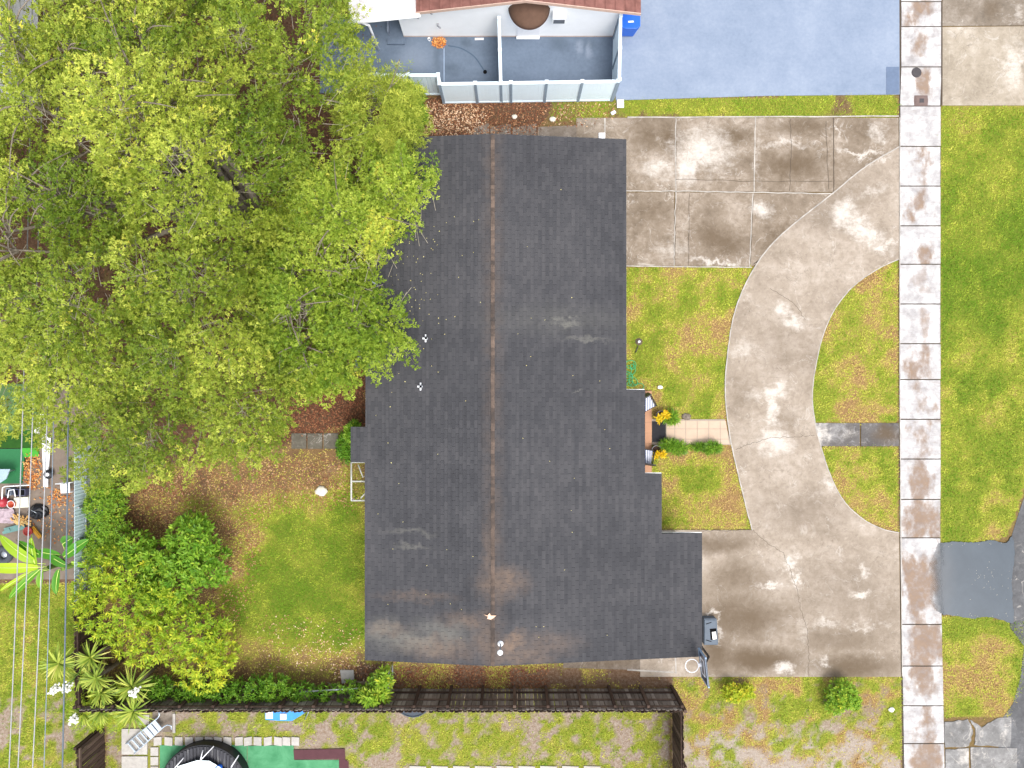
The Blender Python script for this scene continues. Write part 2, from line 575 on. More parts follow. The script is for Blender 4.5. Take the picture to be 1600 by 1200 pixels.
drv_stain = [wpt(1160, 965, 90, 46, .85), wpt(1185, 1030, 95, 28, .95), wpt(1330, 1040, 90, 24, .85), wpt(1310, 1000, 80, 24, .6), wpt(1120, 850, 60, 18, .75), wpt(1160, 905, 60, 36, .6), wpt(1120, 1020, 40, 44, .9),
             wpt(1160, 610, 22, 26, .35), wpt(1340, 300, 40, 30, .3), wpt(1270, 560, 18, 40, .3), wpt(1230, 660, 26, 20, .35), wpt(1380, 960, 40, 40, .3)]
drv_damp = [wpt(1280, 330, 60, 40, .3), wpt(1220, 540, 50, 60, .25), wpt(1250, 800, 80, 40, .3), wpt(1310, 920, 80, 60, .3)]
m_drive = concrete('weathered_drive_concrete', C(164, 148, 130), C(197, 181, 163), C(226, 212, 197), drv_pale, drv_stain, contrast=0.85, damp=drv_damp)
m_rim = plain('pale_concrete_rim', K(.48, C(226, 218, 208)), 0.9, 0.2, var=0.4, scale=3)
m_crack = plain('dark_joint', C(80, 71, 62), 0.95, 0.1, var=0.25, scale=8)

# sidewalk slabs: pale concrete, each with its own amount of brown silt
ms = M('pale_sidewalk_concrete', 0.85, 0.25)
ob = ms.obj()
info = ms.node('ShaderNodeObjectInfo')
brown = ms.attr('silt', 'OBJECT')
shift = ms.node('ShaderNodeVectorMath', operation='ADD')
ms.put(shift.inputs[0], ob)
ms.put(shift.inputs[1], ms.scale(ms.noise(1.1, 4, 0.55, col=True), (0.8, 0.8, 0)))
ln = ms.node('ShaderNodeVectorMath', operation='LENGTH')
cen = ms.node('ShaderNodeVectorMath', operation='SUBTRACT')
ms.put(cen.inputs[0], shift.outputs[0])
jit = ms.node('ShaderNodeCombineXYZ')
ms.put(jit.inputs[0], ms.mr(info.outputs['Random'], 0, 1, 0.22, 0.62, False))
ms.put(jit.inputs[1], ms.mr(ms.math('FRACT', ms.math('MULTIPLY', info.outputs['Random'], 13.7)), 0, 1, 0.1, 0.7, False))
ms.put(cen.inputs[1], jit.outputs[0])
ms.put(ln.inputs[0], ms.scale(cen.outputs[0], (1.45, 0.95, 0)))
core = ms.math('ADD', ms.math('MULTIPLY', ms.math('SUBTRACT', ms.math('ADD', brown, 0.25), ln.outputs['Value']), 0.5), ms.math('MULTIPLY', ms.math('SUBTRACT', ms.noise(0.75, 6, 0.62, vec=ms.scale(ms.pos(), (1.5, 0.9, 1))), 0.52), 2.6))
siltm = ms.math('MULTIPLY', ms.mr(core, -0.12, 0.34), ms.mr(brown, 0.0, 0.3))
base = ms.ramp(ms.noise(1.6, 8, 0.75), [(0.34, K(.54, C(188, 184, 184))), (0.5, K(.6, C(214, 211, 210))), (0.62, K(.66, C(240, 238, 237)))])
silt = ms.ramp(ms.noise(3.0, 6, 0.7), [(0.3, K(.44, C(150, 118, 94))), (0.7, K(.48, C(192, 164, 140)))])
cc = ms.mix(ms.math('MULTIPLY', siltm, ms.mr(ms.noise(3.0, 8, 0.7), 0.3, 0.6, 0.6, 0.95)), base, silt)
cc = ms.mix(ms.mr(ms.noise(1.0, 6, 0.75, vec=ms.scale(ms.pos(), (2.2, 34, 1))), 0.5, 0.68, 0, 0.42), cc, K(.5, C(176, 152, 132)))
cc = ms.mix(ms.mr(ms.noise(50, 4, 0.8), 0.58, 0.8, 0, 0.28), cc, K(.4, C(108, 100, 94)))
ms.col(cc)
ms.bump(ms.noise(40, 5), 0.2, 0.01)
m_walk = ms.m

# neighbour's painted ground
def painted(name, lo, md, hi, dark=(), pale=()):
    m = M(name, 0.6, 0.3)
    lo, md, hi = K(.5, lo), K(.5, md), K(.5, hi)
    a = m.math('ADD', m.math('MULTIPLY', m.noise(0.5, 8, 0.7), .6), m.math('MULTIPLY', m.noise(9, 6, 0.75), .4))
    c = m.ramp(a, [(0.36, lo), (0.5, md), (0.64, hi)])
    st = m.noise(0.8, 8, 0.75, vec=m.scale(m.pos(), (0.5, 5.0, 1)))
    c = m.mix(m.mr(st, 0.5, 0.72, 0, 0.4), c, hi)
    if dark: c = m.mix(m.spots(dark, 0.3, 2.0, 0.5), c, K(.46, C(94, 112, 130)))
    if pale: c = m.mix(m.spots(pale, 0.3, 2.0, 0.5), c, K(.5, C(196, 210, 232)))
    c = m.mix(m.mr(m.noise(24, 5, 0.8), 0.62, 0.8, 0, 0.25), c, lo)
    m.col(c)
    m.bump(m.noise(30, 4), 0.12, 0.01)
    return m.m


m_blue = painted('worn_pale_blue_paint', C(150, 168, 194), C(166, 182, 207), C(182, 196, 218))
m_patio = painted('slate_blue_patio_paint', C(118, 135, 158), C(132, 150, 174), C(144, 162, 186),
                  [wpt(872, 68, 16, 14, .55), wpt(705, 108, 14, 12, .6), wpt(728, 66, 10, 9, .6), wpt(922, 70, 14, 8, .35), wpt(682, 92, 6, 24, .5)],
                  [wpt(650, 95, 30, 26, .35), wpt(905, 75, 6, 12, .45), wpt(920, 80, 5, 14, .45)])

# ------------------------------------------------------------------ paving
T = 0.035


def wob(pts, amp, n=6):
    out = []
    for i in range(len(pts) - 1):
        for k in range(n):
            t = k / n
            out.append((pts[i][0] + (pts[i + 1][0] - pts[i][0]) * t + random.uniform(-amp, amp), pts[i][1] + (pts[i + 1][1] - pts[i][1]) * t + random.uniform(-amp, amp)))
    out.append(pts[-1])
    return out


def crv(pts, n=8):
    """smooth curve through points"""
    out = []
    q = [pts[0]] + list(pts) + [pts[-1]]
    for i in range(1, len(q) - 2):
        p0, p1, p2, p3 = (np.array(v, float) for v in q[i - 1:i + 3])
        for k in range(n):
            t = k / n
            out.append(tuple(0.5 * ((2 * p1) + (-p0 + p2) * t + (2 * p0 - 5 * p1 + 4 * p2 - p3) * t * t + (-p0 + 3 * p1 - 3 * p2 + p3) * t ** 3)))
    out.append(tuple(pts[-1]))
    return out


OUT_EDGE = crv([(1404, 230), (1350, 262), (1300, 303), (1240, 350), (1200, 388), (1172, 430), (1150, 480), (1138, 540), (1133, 610), (1140, 680), (1153, 740), (1165, 790), (1175, 828)])
IN_EDGE = crv([(1404, 405), (1370, 421), (1330, 450), (1300, 490), (1281, 540), (1269, 610), (1273, 660), (1282, 697), (1298, 745), (1320, 785), (1350, 812), (1380, 827), (1404, 832)])

drive = link('driveway', MB().prism(W(OUT_EDGE + [(1000, 828), (1000, 1057), (1407, 1057)] + IN_EDGE[::-1]), -0.05, T), m_drive)
setp(drive, 'curved concrete driveway stained brown and white', None, None, 'structure')
link('edge_strip', MB().ribbon(W(wob(OUT_EDGE, .25, 1)), 0.045, T + 0.004), m_rim, drive)
link('edge_strip', MB().ribbon(W(wob(IN_EDGE, .25, 1)), 0.035, T + 0.004), m_rim, drive)


for pts in ([(1148, 702), (1175, 692), (1205, 684), (1245, 682), (1272, 680)], [(1175, 828), (1200, 850), (1222, 862), (1232, 885), (1244, 918), (1250, 950), (1260, 980), (1263, 1020), (1263, 1055)],
            [(1204, 452), (1240, 474), (1258, 500)], [(1097, 829), (1175, 828)]):
    link('crack', MB().ribbon(W(wob(pts, 1.3, 12)), 0.013, T + 0.003), m_crack, drive)

pad = thing('parking_pad', 'stained concrete parking pad of joined slabs beside the house', None, P(1190, 300, 0), None, 'structure')
vx = [900, 1056, 1180, 1302, 1405]
top_cells = [[(900, 184), (1056, 184), (1056, 299), (900, 299)], [(1056, 184), (1180, 184), (1178, 300), (1056, 299)], [(1180, 184), (1302, 184), (1302, 301), (1178, 300)]]
oe = [p for p in OUT_EDGE]
seg1 = [p for p in oe if p[0] >= 1302]            # from the sidewalk down to the joint
seg2 = [p for p in oe if 1178 <= p[0] < 1302]
seg3 = [p for p in oe if p[0] < 1190 and p[1] < 417]
cells = top_cells + [[(1302, 184), (1404, 184)] + seg1 + [(1302, 301)],
                     [(900, 301), (1054, 300), (1053, 416), (900, 415)], [(1056, 300), (1176, 302), (1171, 417), (1054, 416)],
                     [(1177, 302), (1300, 303)] + seg2 + seg3 + [(1172, 417)]]
for i, c in enumerate(cells):
    cx, cy = sum(p[0] for p in c) / len(c), sum(p[1] for p in c) / len(c)
    c = [(cx + (p[0] - cx) * 0.993, cy + (p[1] - cy) * 0.991) for p in c]
    link('slab', MB().prism(W(c), -0.05, T - 0.008 + 0.002 * (i % 3)), m_pad, pad)
for pts, w in (([(978, 299), (1056, 299), (1178, 301), (1302, 303)], 0.04), ([(1056, 184), (1055, 240), (1056, 299), (1054, 350), (1053, 416)], 0.033), ([(1180, 184), (1178, 300)], 0.035), ([(1176, 302), (1171, 417)], 0.033), ([(1302, 184), (1302, 300)], 0.03),
               ([(980, 184), (1404, 182)], 0.05), ([(978, 416), (1174, 418)], 0.04)):
    link('joint', MB().ribbon(W(wob(pts, 0.5, 10)), w, T + 0.001), m_rim if w > .032 else m_crack, pad)
for pts in ([(1077, 303), (1075, 415)], [(1234, 186), (1236, 240), (1233, 299)], [(1056, 280), (1180, 284), (1300, 284)], [(1290, 190), (1294, 296)]):
    link('crack', MB().ribbon(W(wob(pts, 0.8, 10)), 0.016, T + 0.003), m_crack, pad)
link('joint_strip', MB().ribbon(W([(945, 185), (945, 216)]), 0.05, T + 0.003), m_rim, pad)

walk = thing('sidewalk', 'pale concrete sidewalk of square slabs with brown silt stains', None, P(1437, 600, 0), None, 'structure')
ys = [-120, -58, 3, 42, 105, 166, 229, 291, 353, 413, 475, 537, 593, 655, 717, 780, 840, 975, 1040, 1102, 1161, 1222, 1284]
silts = [.2, .5, .75, .3, .35, 0, .5, .35, .42, .14, .2, .5, .4, .5, .6, .95, 1.3, .95, .65, .8, 1.0, .7]
SLAB = {}
for i in range(len(ys) - 1):
    ya, yb = ys[i], ys[i + 1]
    off = lambda yy: max(0, (yy - 850)) * 0.018 + (2 if yy < 150 else 0)
    pl = [(1406 + off(ya), ya + 1.0), (1468.5 + off(ya), ya + 1.0), (1468.5 + off(yb), yb - 0.8), (1406 + off(yb), yb - 0.8)]
    w = W(pl)
    cx, cy = sum(p[0] for p in w) / 4, sum(p[1] for p in w) / 4
    jx = random.uniform(-.008, .008)
    o = link('slab', MB().prism([(p[0] - cx + jx, p[1] - cy) for p in w], -0.06, T + random.uniform(0, 0.006)), m_walk, walk, (cx, cy, 0))
    o['silt'] = silts[i]
link('joint_bed', MB().prism(W([(1405, -130), (1470, -130), (1469, 600), (1469, 850), (1474, 1290), (1411, 1290), (1406, 850), (1405, 300)]), -0.05, 0.012), m_crack, walk)
link('edge_strip', MB().ribbon(W([(1405.2, 184), (1405.2, 600), (1407, 850), (1409, 1056)]), 0.035, T + 0.008), m_rim, walk)

# link path across the half-moon lawn
m_path = concrete('blackened_path_concrete', C(92, 88, 86), C(132, 127, 124), C(206, 204, 204), [wpt(1283, 678, 18, 20, 1), wpt(1320, 675, 28, 12, .5)], [wpt(1385, 680, 22, 16, .8)], contrast=0.8)
lp = thing('garden_path', 'short blackened concrete path from driveway to sidewalk', None, P(1337, 679), None, 'structure')
for a, b in ((1272, 1343), (1345, 1404)):
    link('slab', MB().prism(W([(a, 661), (b, 661), (b, 697), (a + (9 if a < 1300 else 0), 697)]), -0.05, T - 0.006), m_path, lp)

# tiled entrance path
m_tile = plain('peach_floor_tile', K(.5, C(240, 208, 180)), 0.5, 0.35, var=0.10, scale=2)
m_grout = plain('pale_grout', K(.5, C(206, 190, 172)), 0.9, 0.2)
tp = thing('tiled_path', 'peach tiled path from porch to driveway', None, P(1090, 675), None, 'structure')
link('grout_bed', MB().prism(W([(1018, 655), (1132, 655), (1136, 672), (1142, 695), (1018, 695)]), -0.05, T - 0.004), m_grout, tp)
for r_, (ya, yb) in enumerate(((657, 670), (670, 686), (686, 694))):
    xs = [1041, 1054, 1071, 1089, 1107, 1125, 1134 + r_ * 2]
    for k in range(len(xs) - 1):
        link('tile', MB().prism(W([(xs[k] + .5, ya + .4), (xs[k + 1] - .5, ya + .4), (xs[k + 1] - .5 + (2 if k == 5 else 0), yb - .4), (xs[k] + .5, yb - .4)]), 0, T + random.uniform(0.001, .003)), m_tile, tp)

# concrete along the garage side and the north side of the house
m_side = concrete('dirty_side_concrete', C(120, 106, 92), C(158, 144, 130), C(196, 184, 172), [], [wpt(960, 1035, 60, 10, .6)], contrast=.9)
sp_ = thing('side_path', 'dirty concrete strip along the south wall of the house', None, P(950, 1035), None, 'structure')
link('slab', MB().prism(W([(880, 1000), (1054, 1000), (1054, 1048), (880, 1043)]), -0.05, T - .012), m_side, sp_)
link('slab', MB().prism(W([(1056, 1000), (1098, 1000), (1098, 1055), (1056, 1055)]), -0.05, T - .006), m_side, sp_)
link('edge_strip', MB().ribbon(W([(1055, 1020), (1056, 1052)]), 0.06, T + .002), m_rim, sp_)
link('edge_strip', MB().ribbon(W([(980, 1046), (1053, 1050)]), 0.06, T + .002), m_rim, sp_)
np_ = thing('north_path', 'broken concrete strip beside the north gable', None, P(830, 206), None, 'structure')
for a, b in ((740, 764), (766, 798), (801, 838), (840, 940)):
    link('slab', MB().prism(W([(a, 196 + random.uniform(0, 6)), (b, 200 - random.uniform(0, 8)), (b, 250), (a, 250)]), -0.05, T - .012), m_side, np_)

# neighbour's painted drive and patio
bd = link('painted_driveway', MB().prism(W([(960, -200), (1404, -200), (1405, 148), (1200, 150), (962, 157)]), -0.05, T - 0.004), m_blue)
setp(bd, 'wide pale blue painted driveway of the neighbour', None, None, 'structure')
link('utility_slab', MB().prism(W([(1384, 105), (1404, 105), (1404, 147), (1384, 148)]), T - .004, T + .004), plain('slate_slab', K(.42, C(140, 160, 192)), .8, .2), bd)
pt = link('patio', MB().prism(W([(500, 30), (958, 30), (958, 157), (694, 161), (692, 146), (500, 146)]), -0.05, T - 0.008), m_patio)
setp(pt, 'slate blue painted patio behind the vinyl fence', None, None, 'structure')
link('seam', MB().ribbon(W([(694, 76), (694, 148)]), 0.03, T - .004), plain('patio_seam', C(150, 166, 190), .8, .2), pt)
link('seam', MB().ribbon(W(crv([(700, 72), (720, 76), (740, 88), (752, 104), (757, 112)])), 0.05, T - .003), plain('patio_scar', C(78, 94, 112), .9, .1), pt)
link('step', MB().prism(W([(606, 62), (633, 60), (633, 71), (606, 71)]), T, 0.12), m_patio, pt)

# apron and road on the right
m_apron = concrete('cream_apron_concrete', C(168, 154, 134), C(202, 188, 168), C(228, 216, 200), [wpt(1585, 100, 20, 50, .9), wpt(1520, 70, 30, 10, .4)], [], contrast=.9)
ap = thing('driveway_apron', 'cream concrete apron between sidewalk and street', None, P(1535, 100), None, 'structure')
link('slab', MB().prism(W([(1472, 43), (1660, 41), (1660, 165), (1472, 165)]), -0.05, T - .004), m_apron, ap)
m_apron2 = concrete('grey_apron_concrete', C(128, 116, 102), C(160, 146, 130), C(196, 184, 170), [wpt(1590, 20, 12, 20, .7)], [wpt(1550, 15, 14, 22, .6)], contrast=.9)
link('slab', MB().prism(W([(1472, -200), (1660, -200), (1660, 40), (1472, 41)]), -0.05, T - .006), m_apron2, ap)
link('joint', MB().ribbon(W([(1470.5, 3), (1470.5, 165)]), 0.05, T + .010), m_crack, ap)
m_road = concrete('grey_asphalt', C(96, 96, 98), C(124, 124, 126), C(150, 150, 152), contrast=1.0)
rd = link('road', MB().prism(W([(1640, -200), (1900, -200), (1900, 1400), (1560, 1400), (1560, 1130), (1582, 1100), (1594, 1060), (1600, 1010), (1578, 980), (1578, 845), (1592, 800), (1606, 760), (1640, 690)]), -0.05, 0.014), m_road)
setp(rd, 'worn grey asphalt at the street edge', None, None, 'structure')
m_old = concrete('cracked_grey_concrete', C(126, 124, 122), C(160, 158, 156), C(210, 208, 206), [wpt(1510, 1180, 22, 24, .9), wpt(1570, 1150, 10, 10, .8), wpt(1500, 1130, 10, 10, .6)], [], contrast=.85)
oa = thing('old_apron', 'cracked grey concrete apron below the lower verge', None, P(1535, 1160), None, 'structure')
apron_pieces = [[(1475, 1128), (1512, 1124), (1520, 1140), (1514, 1166), (1476, 1168)], [(1514, 1124), (1534, 1136), (1558, 1122), (1580, 1120), (1578, 1166), (1522, 1164), (1524, 1140)],
                [(1476, 1171), (1513, 1169), (1516, 1300), (1480, 1300)], [(1516, 1167), (1588, 1168), (1588, 1300), (1519, 1300)]]
for q in apron_pieces:
    link('slab', MB().prism(W(wob(q + [q[0]], 1.0, 5)[:-1]), -0.05, 0.024 + random.uniform(0, .005)), m_old, oa)

# puddle
mw = M('muddy_puddle_water', 0.05, 0.6)
wa = mw.noise(0.9, 5, 0.6, 0.5)
cw = mw.ramp(wa, [(0.3, K(.36, C(84, 100, 114))), (0.7, K(.36, C(100, 116, 130)))])
cw = mw.mix(mw.spots([wpt(1470, 900, 18, 70, .45)], .2, 1.5, .6), cw, K(.4, C(132, 132, 134)))
mw.col(cw)
mw.bump(mw.noise(3.0, 3), 0.02, 0.01)
wx_ = mw.node('ShaderNodeSeparateXYZ')
mw.put(wx_.inputs[0], mw.pos())
mw.put(mw.b.inputs['Alpha'], mw.mr(mw.math('ADD', wx_.outputs[0], mw.math('MULTIPLY', mw.math('SUBTRACT', mw.noise(1.5, 4), .5), .5)), P(1452, 0)[0], P(1478, 0)[0], 0.12, 1.0))   # the film of water thins out on the slab
pd_pts = [(1466, 848), (1490, 846), (1520, 847), (1548, 844), (1570, 848), (1581, 838), (1584, 870), (1580, 905), (1581, 940), (1582, 972), (1565, 968), (1540, 963), (1520, 966), (1495, 962), (1476, 960), (1466, 956), (1457, 946), (1452, 928), (1455, 905), (1450, 884), (1457, 868), (1462, 856)]
pd_ = link('puddle', MB().prism(W(wob(crv(pd_pts + [pd_pts[0]], 4), .9, 2)[:-1]), 0.030, 0.046), mw.m)
setp(pd_, 'blue grey puddle of rainwater between sidewalk and street', None, None, 'structure')
fl = MB()
m_float = plain('floating_debris', K(.5, C(206, 202, 190)), .8, .2)
for k in range(60):
    a = (random.gauss(1538, 18), random.gauss(905, 18)) if k < 38 else (random.uniform(1475, 1575), random.choice([850, 959]) + random.uniform(-2, 4))
    x, y, _ = P(*a)
    fl.obox((x, y, 0.049), (random.uniform(.015, .04), random.uniform(.01, .02), .003), random.uniform(0, 3))
setp(link('floating_debris', fl, m_float), 'pale flecks of debris floating on the puddle', None, None, 'stuff')

# manhole lid and meter box on the sidewalk
m_iron = plain('dark_iron', C(66, 62, 64), .6, .4, .2)
x, y, _ = P(1431, 114)
mh = thing('manhole_lid', 'small round dark lid set in the sidewalk', 'lid', (x, y, T))
link('rim', MB().lathe((x, y, T), [(0.19, 0.004), (0.19, 0.014), (0.165, 0.014), (0.165, 0.008)], 24, False), m_iron, mh)
link('cover', MB().lathe((x, y, T), [(0.16, 0.004), (0.16, 0.016), (0.0, 0.018)], 24, False), m_iron, mh)
x, y, _ = P(1438, 158)
mb = thing('meter_box', 'square brown water meter box set in the sidewalk', 'meter box', (x, y, T))
m_mb = plain('brown_plastic_cover', C(104, 88, 84), .7, .3)
link('frame', MB().prism([(x - .25, y - .2), (x + .25, y - .2), (x + .27, y), (x + .25, y + .2), (x - .25, y + .2), (x - .27, y)], T, T + .014), m_mb, mb)
link('cover', MB().box(x - .2, x + .2, y - .15, y + .15, T + .01, T + .024), m_mb, mb)
link('reader_lid', MB().box(x - .06, x + .1, y - .08, y + .07, T + .02, T + .036), m_iron, mb)


# ------------------------------------------------------------------ the house
RZ, SLOPE = 3.30, 0.12
XR = (770 - 800) / PXM * (CAM_H - RZ) / CAM_H


def roof_x(px):
    """x of a roof edge seen at pixel column px"""
    x = (px - 800) / PXM * 0.9
    for _ in range(20):
        z = RZ - SLOPE * abs(x - XR)
        x = (px - 800) / PXM * (CAM_H - z) / CAM_H
    return x


def roof_z(x):
    return RZ - SLOPE * abs(x - XR)


YN, YS = 8.38, -9.45
yz = lambda py, z=2.7: (600 - py) / PXM * (CAM_H - z) / CAM_H
RIGHT = [(yz(609), YN, roof_x(978)), (yz(740), yz(609), roof_x(1007)), (yz(832), yz(740), roof_x(1033)), (YS, yz(832, 2.4), roof_x(1096))]
RIGHT[2] = (RIGHT[3][1], RIGHT[2][1], RIGHT[2][2])
LEFT = [(yz(667), YN, roof_x(572)), (yz(722), yz(667), roof_x(549)), (YS, yz(722), roof_x(571))]

house = thing('house', 'low house with dark charcoal shingled gable roof', 'house', (0, -0.5, 0))
m_wall = plain('white_stucco', C(226, 226, 226), .9, .2, var=.05, scale=2)
m_fascia = plain('pale_fascia', C(164, 158, 150), .7, .3)
wb = MB()
wall_poly = [(LEFT[0][2] + .55, YN - .45), (RIGHT[0][2] - .55, YN - .45), (RIGHT[0][2] - .55, RIGHT[0][0] + .2), (RIGHT[0][2] - .55, RIGHT[1][0] - .1), (RIGHT[2][2] - .5, RIGHT[1][0] - .1), (RIGHT[2][2] - .5, RIGHT[3][1] - .45), (RIGHT[3][2] - .35, RIGHT[3][1] - .45), (RIGHT[3][2] - .35, YS + .3), (LEFT[2][2] + .5, YS + .3)]
wb.prism(wall_poly, -.05, 2.32)
link('wall', wb, m_wall, house)
m_dark = plain('roof_deck_dark', C(44, 44, 48), .95, .1)
dk = MB()
for segs, sg in ((RIGHT, 1), (LEFT, -1)):
    for (ya, yb, xe) in segs:
        za, zb = roof_z(XR), roof_z(xe)
        tt = .14
        vs = [(XR, ya, za - tt), (xe, ya, zb - tt), (xe, yb, zb - tt), (XR, yb, za - tt), (XR, ya, za), (xe, ya, zb), (xe, yb, zb), (XR, yb, za)]
        fs = [(3, 2, 1, 0), (4, 5, 6, 7), (0, 1, 5, 4), (1, 2, 6, 5), (2, 3, 7, 6)]
        if sg < 0: fs = [f[::-1] for f in fs]
        dk.add(vs, fs)
roof = link('roof', dk, m_dark, house)

msh = M('charcoal_shingle', 0.92, 0.2)
geo = msh.node('ShaderNodeNewGeometry')
oi = msh.node('ShaderNodeObjectInfo')
rnd = msh.math('FRACT', msh.math('ADD', geo.outputs['Random Per Island'], msh.math('MULTIPLY', oi.outputs['Random'], 7.31)))
big = msh.noise(0.32, 6, 0.62, 0.8)
streak = msh.noise(0.5, 5, 0.65, 0.3, vec=msh.scale(msh.pos(), (0.35, 1.5, 1)))
tn = msh.math('ADD', msh.math('MULTIPLY', rnd, 0.13), msh.math('ADD', msh.math('ADD', msh.math('MULTIPLY', big, 0.38), msh.math('MULTIPLY', msh.noise(1.0, 2, .6, vec=msh.scale(msh.pos(), (7.87, .16, 0))), .3)), msh.math('MULTIPLY', streak, 0.28)))
cs = msh.ramp(tn, [(0.30, C(50, 50, 53)), (0.5, C(62, 62, 65)), (0.72, C(76, 75, 77))])
sx = lambda px, py, rx, ry, st, tr=0.0: (P(px, py, 2.9)[0], P(px, py, 2.9)[1], rx / 45, ry / 45, st, tr)
tan_spots = [sx(785, 905, 38, 26, .55), sx(765, 870, 10, 60, .3), sx(735, 965, 45, 14, .4), sx(800, 1000, 26, 14, .75, .5), sx(815, 1020, 60, 16, .45), sx(690, 1010, 60, 20, .45), sx(605, 985, 40, 12, .3), sx(650, 930, 60, 8, .3), sx(760, 1000, 22, 30, .4), sx(860, 1005, 50, 20, .35)]
pale_spots = [sx(885, 503, 32, 6, .55), sx(915, 530, 40, 4, .4), sx(640, 1000, 80, 20, .5), sx(600, 990, 34, 22, .5), sx(640, 830, 40, 5, .35), sx(640, 855, 30, 4, .35), sx(690, 985, 50, 20, .4), sx(900, 610, 10, 2, .4), sx(870, 500, 120, 24, .16)]
cs = msh.mix(msh.math('MULTIPLY', msh.spots(pale_spots, .5, 1.8, .5), msh.mr(msh.noise(3, 6, .7), .25, .6, .3, 1)), cs, C(124, 122, 114))
cs = msh.mix(msh.math('MULTIPLY', msh.spots(tan_spots, .5, 1.8, .5), msh.mr(msh.noise(3.5, 6, .7), .25, .6, .25, 1)), cs, C(126, 106, 90))
rdg = msh.node('ShaderNodeSeparateXYZ')
msh.put(rdg.inputs[0], msh.pos())
near = msh.mr(msh.math('ABSOLUTE', msh.math('SUBTRACT', rdg.outputs[0], XR)), 0.05, 0.55, 0.38, 0)
cs = msh.mix(msh.math('MULTIPLY', near, msh.mr(msh.noise(2.2, 6, .7), .3, .65, .1, 1)), cs, C(96, 84, 76))
cs = msh.mix(msh.mr(msh.noise(60, 4, .8), .5, .75, 0, .35), cs, C(36, 36, 38))
cs = msh.mix(msh.mr(msh.noise(90, 3, .8), .62, .8, 0, .3), cs, C(120, 120, 124))
msh.col(cs)
msh.bump(msh.noise(70, 4, .8), 0.3, 0.01)
m_sh = msh.m

E, TAB, GAP = 0.127, 0.305, 0.008
tabs = []                                     # (side, x at upper edge, x at butt, y0, y1, full?)
for segs, sg in ((RIGHT, 1), (LEFT, -1)):
    for (ya, yb, xe) in segs:
        reach = abs(xe - XR) + 0.02
        nrow = int(math.ceil(reach / E))
        for j in range(nrow):
            u0, u1 = j * E - 0.02, min((j + 1) * E, reach)
            if u1 - u0 < 0.03: continue
            off = (j % 2) * TAB / 2 + (j // 2 % 3) * 0.01
            k0 = math.floor((ya - .03 - off) / TAB)
            k1 = math.ceil((yb + .03 - off) / TAB)
            for k in range(k0, k1):
                a, b = max(k * TAB + off + GAP / 2, ya - (.028 if ya == YS else .004)), min((k + 1) * TAB + off - GAP / 2, yb + (.028 if yb == YN else .004))
                if b - a < 0.006: continue
                full = (b - a > TAB - GAP - 1e-4) and (u1 == (j + 1) * E)
                tabs.append((sg, u0, u1, a, b, full, j))


def tab_verts(sg, u0, u1, a, b, lift=0.0):
    z0, z1 = RZ - SLOPE * u0 + .003, RZ - SLOPE * u1 + .014 + lift
    xa, xb = XR + sg * u0, XR + sg * u1
    v = [(xa, a, z0 - .01), (xb, a, z1 - .011), (xb, b, z1 - .011), (xa, b, z0 - .01), (xa, a, z0), (xb, a, z1), (xb, b, z1), (xa, b, z0)]
    f = [(4, 5, 6, 7), (0, 1, 5, 4), (1, 2, 6, 5), (2, 3, 7, 6)]
    return v, (f if sg > 0 else [q[::-1] for q in f])


full = sorted([i for i, t in enumerate(tabs) if t[5]], key=lambda i: (tabs[i][3] + .15) ** 2 + (XR + tabs[i][0] * tabs[i][2]) ** 2)
single = set(full[:296])
proto = {}
rest = MB()
for i, t in enumerate(tabs):
    sg, u0, u1, a, b, fu, j = t
    if i in single:
        if sg not in proto:
            v, f = tab_verts(sg, -0.02, E, 0, TAB - GAP)
            v = [(x - XR, y, z - RZ) for x, y, z in v]
            proto[sg] = MB().add(v, f).mesh('shingle')
            proto[sg].materials.append(m_sh)
        o = bpy.data.objects.new('shingle', proto[sg])
        COL.objects.link(o)
        o.location = (XR + sg * j * E, a, RZ - SLOPE * j * E + random.uniform(0, .002))
        o.parent = roof
        AT[o.name] = Vector(o.location)
    else:
        rest.add(*tab_verts(sg, u0, u1, a, b, random.uniform(0, .003)))
setp(link('shingle_field', rest, m_sh, roof), None, None, None, 'stuff')

mrc = M('rusty_ridge_shingle', .92, .2)
oi = mrc.node('ShaderNodeObjectInfo')
cr = mrc.ramp(mrc.math('ADD', mrc.math('MULTIPLY', oi.outputs['Random'], .16), mrc.math('MULTIPLY', mrc.noise(1.3, 6, .75), .9)), [(.3, C(58, 54, 53)), (.5, C(80, 70, 64)), (.75, C(118, 101, 90))])
mrc.col(mrc.mix(mrc.mr(mrc.noise(30, 5, .8), .5, .75, 0, .5), cr, C(62, 56, 54)))
mrc.bump(mrc.noise(60, 4, .8), .3, .01)
cap = MB()
for sg in (-1, 1):
    v = [(0, 0, .022), (sg * .065, 0, .022 - .0078), (sg * .065, .16, .008 - .0078), (0, .16, .008), (0, 0, .004), (sg * .065, 0, .002 - .0078)]
    f = [(0, 3, 2, 1), (0, 1, 5, 4)]
    cap.add(v, f if sg < 0 else [q[::-1] for q in f])
cap_me = cap.mesh('ridge_cap')
cap_me.materials.append(mrc.m)
for me_k in range(int((YN - YS) / .127)):
    o = bpy.data.objects.new('ridge_cap', cap_me)
    COL.objects.link(o)
    o.location = (XR + random.uniform(-.006, .006), YS + me_k * .127, RZ + .018 + random.uniform(0, .003))
    o.rotation_euler = (0, 0, random.uniform(-.03, .03))
    o.parent = roof

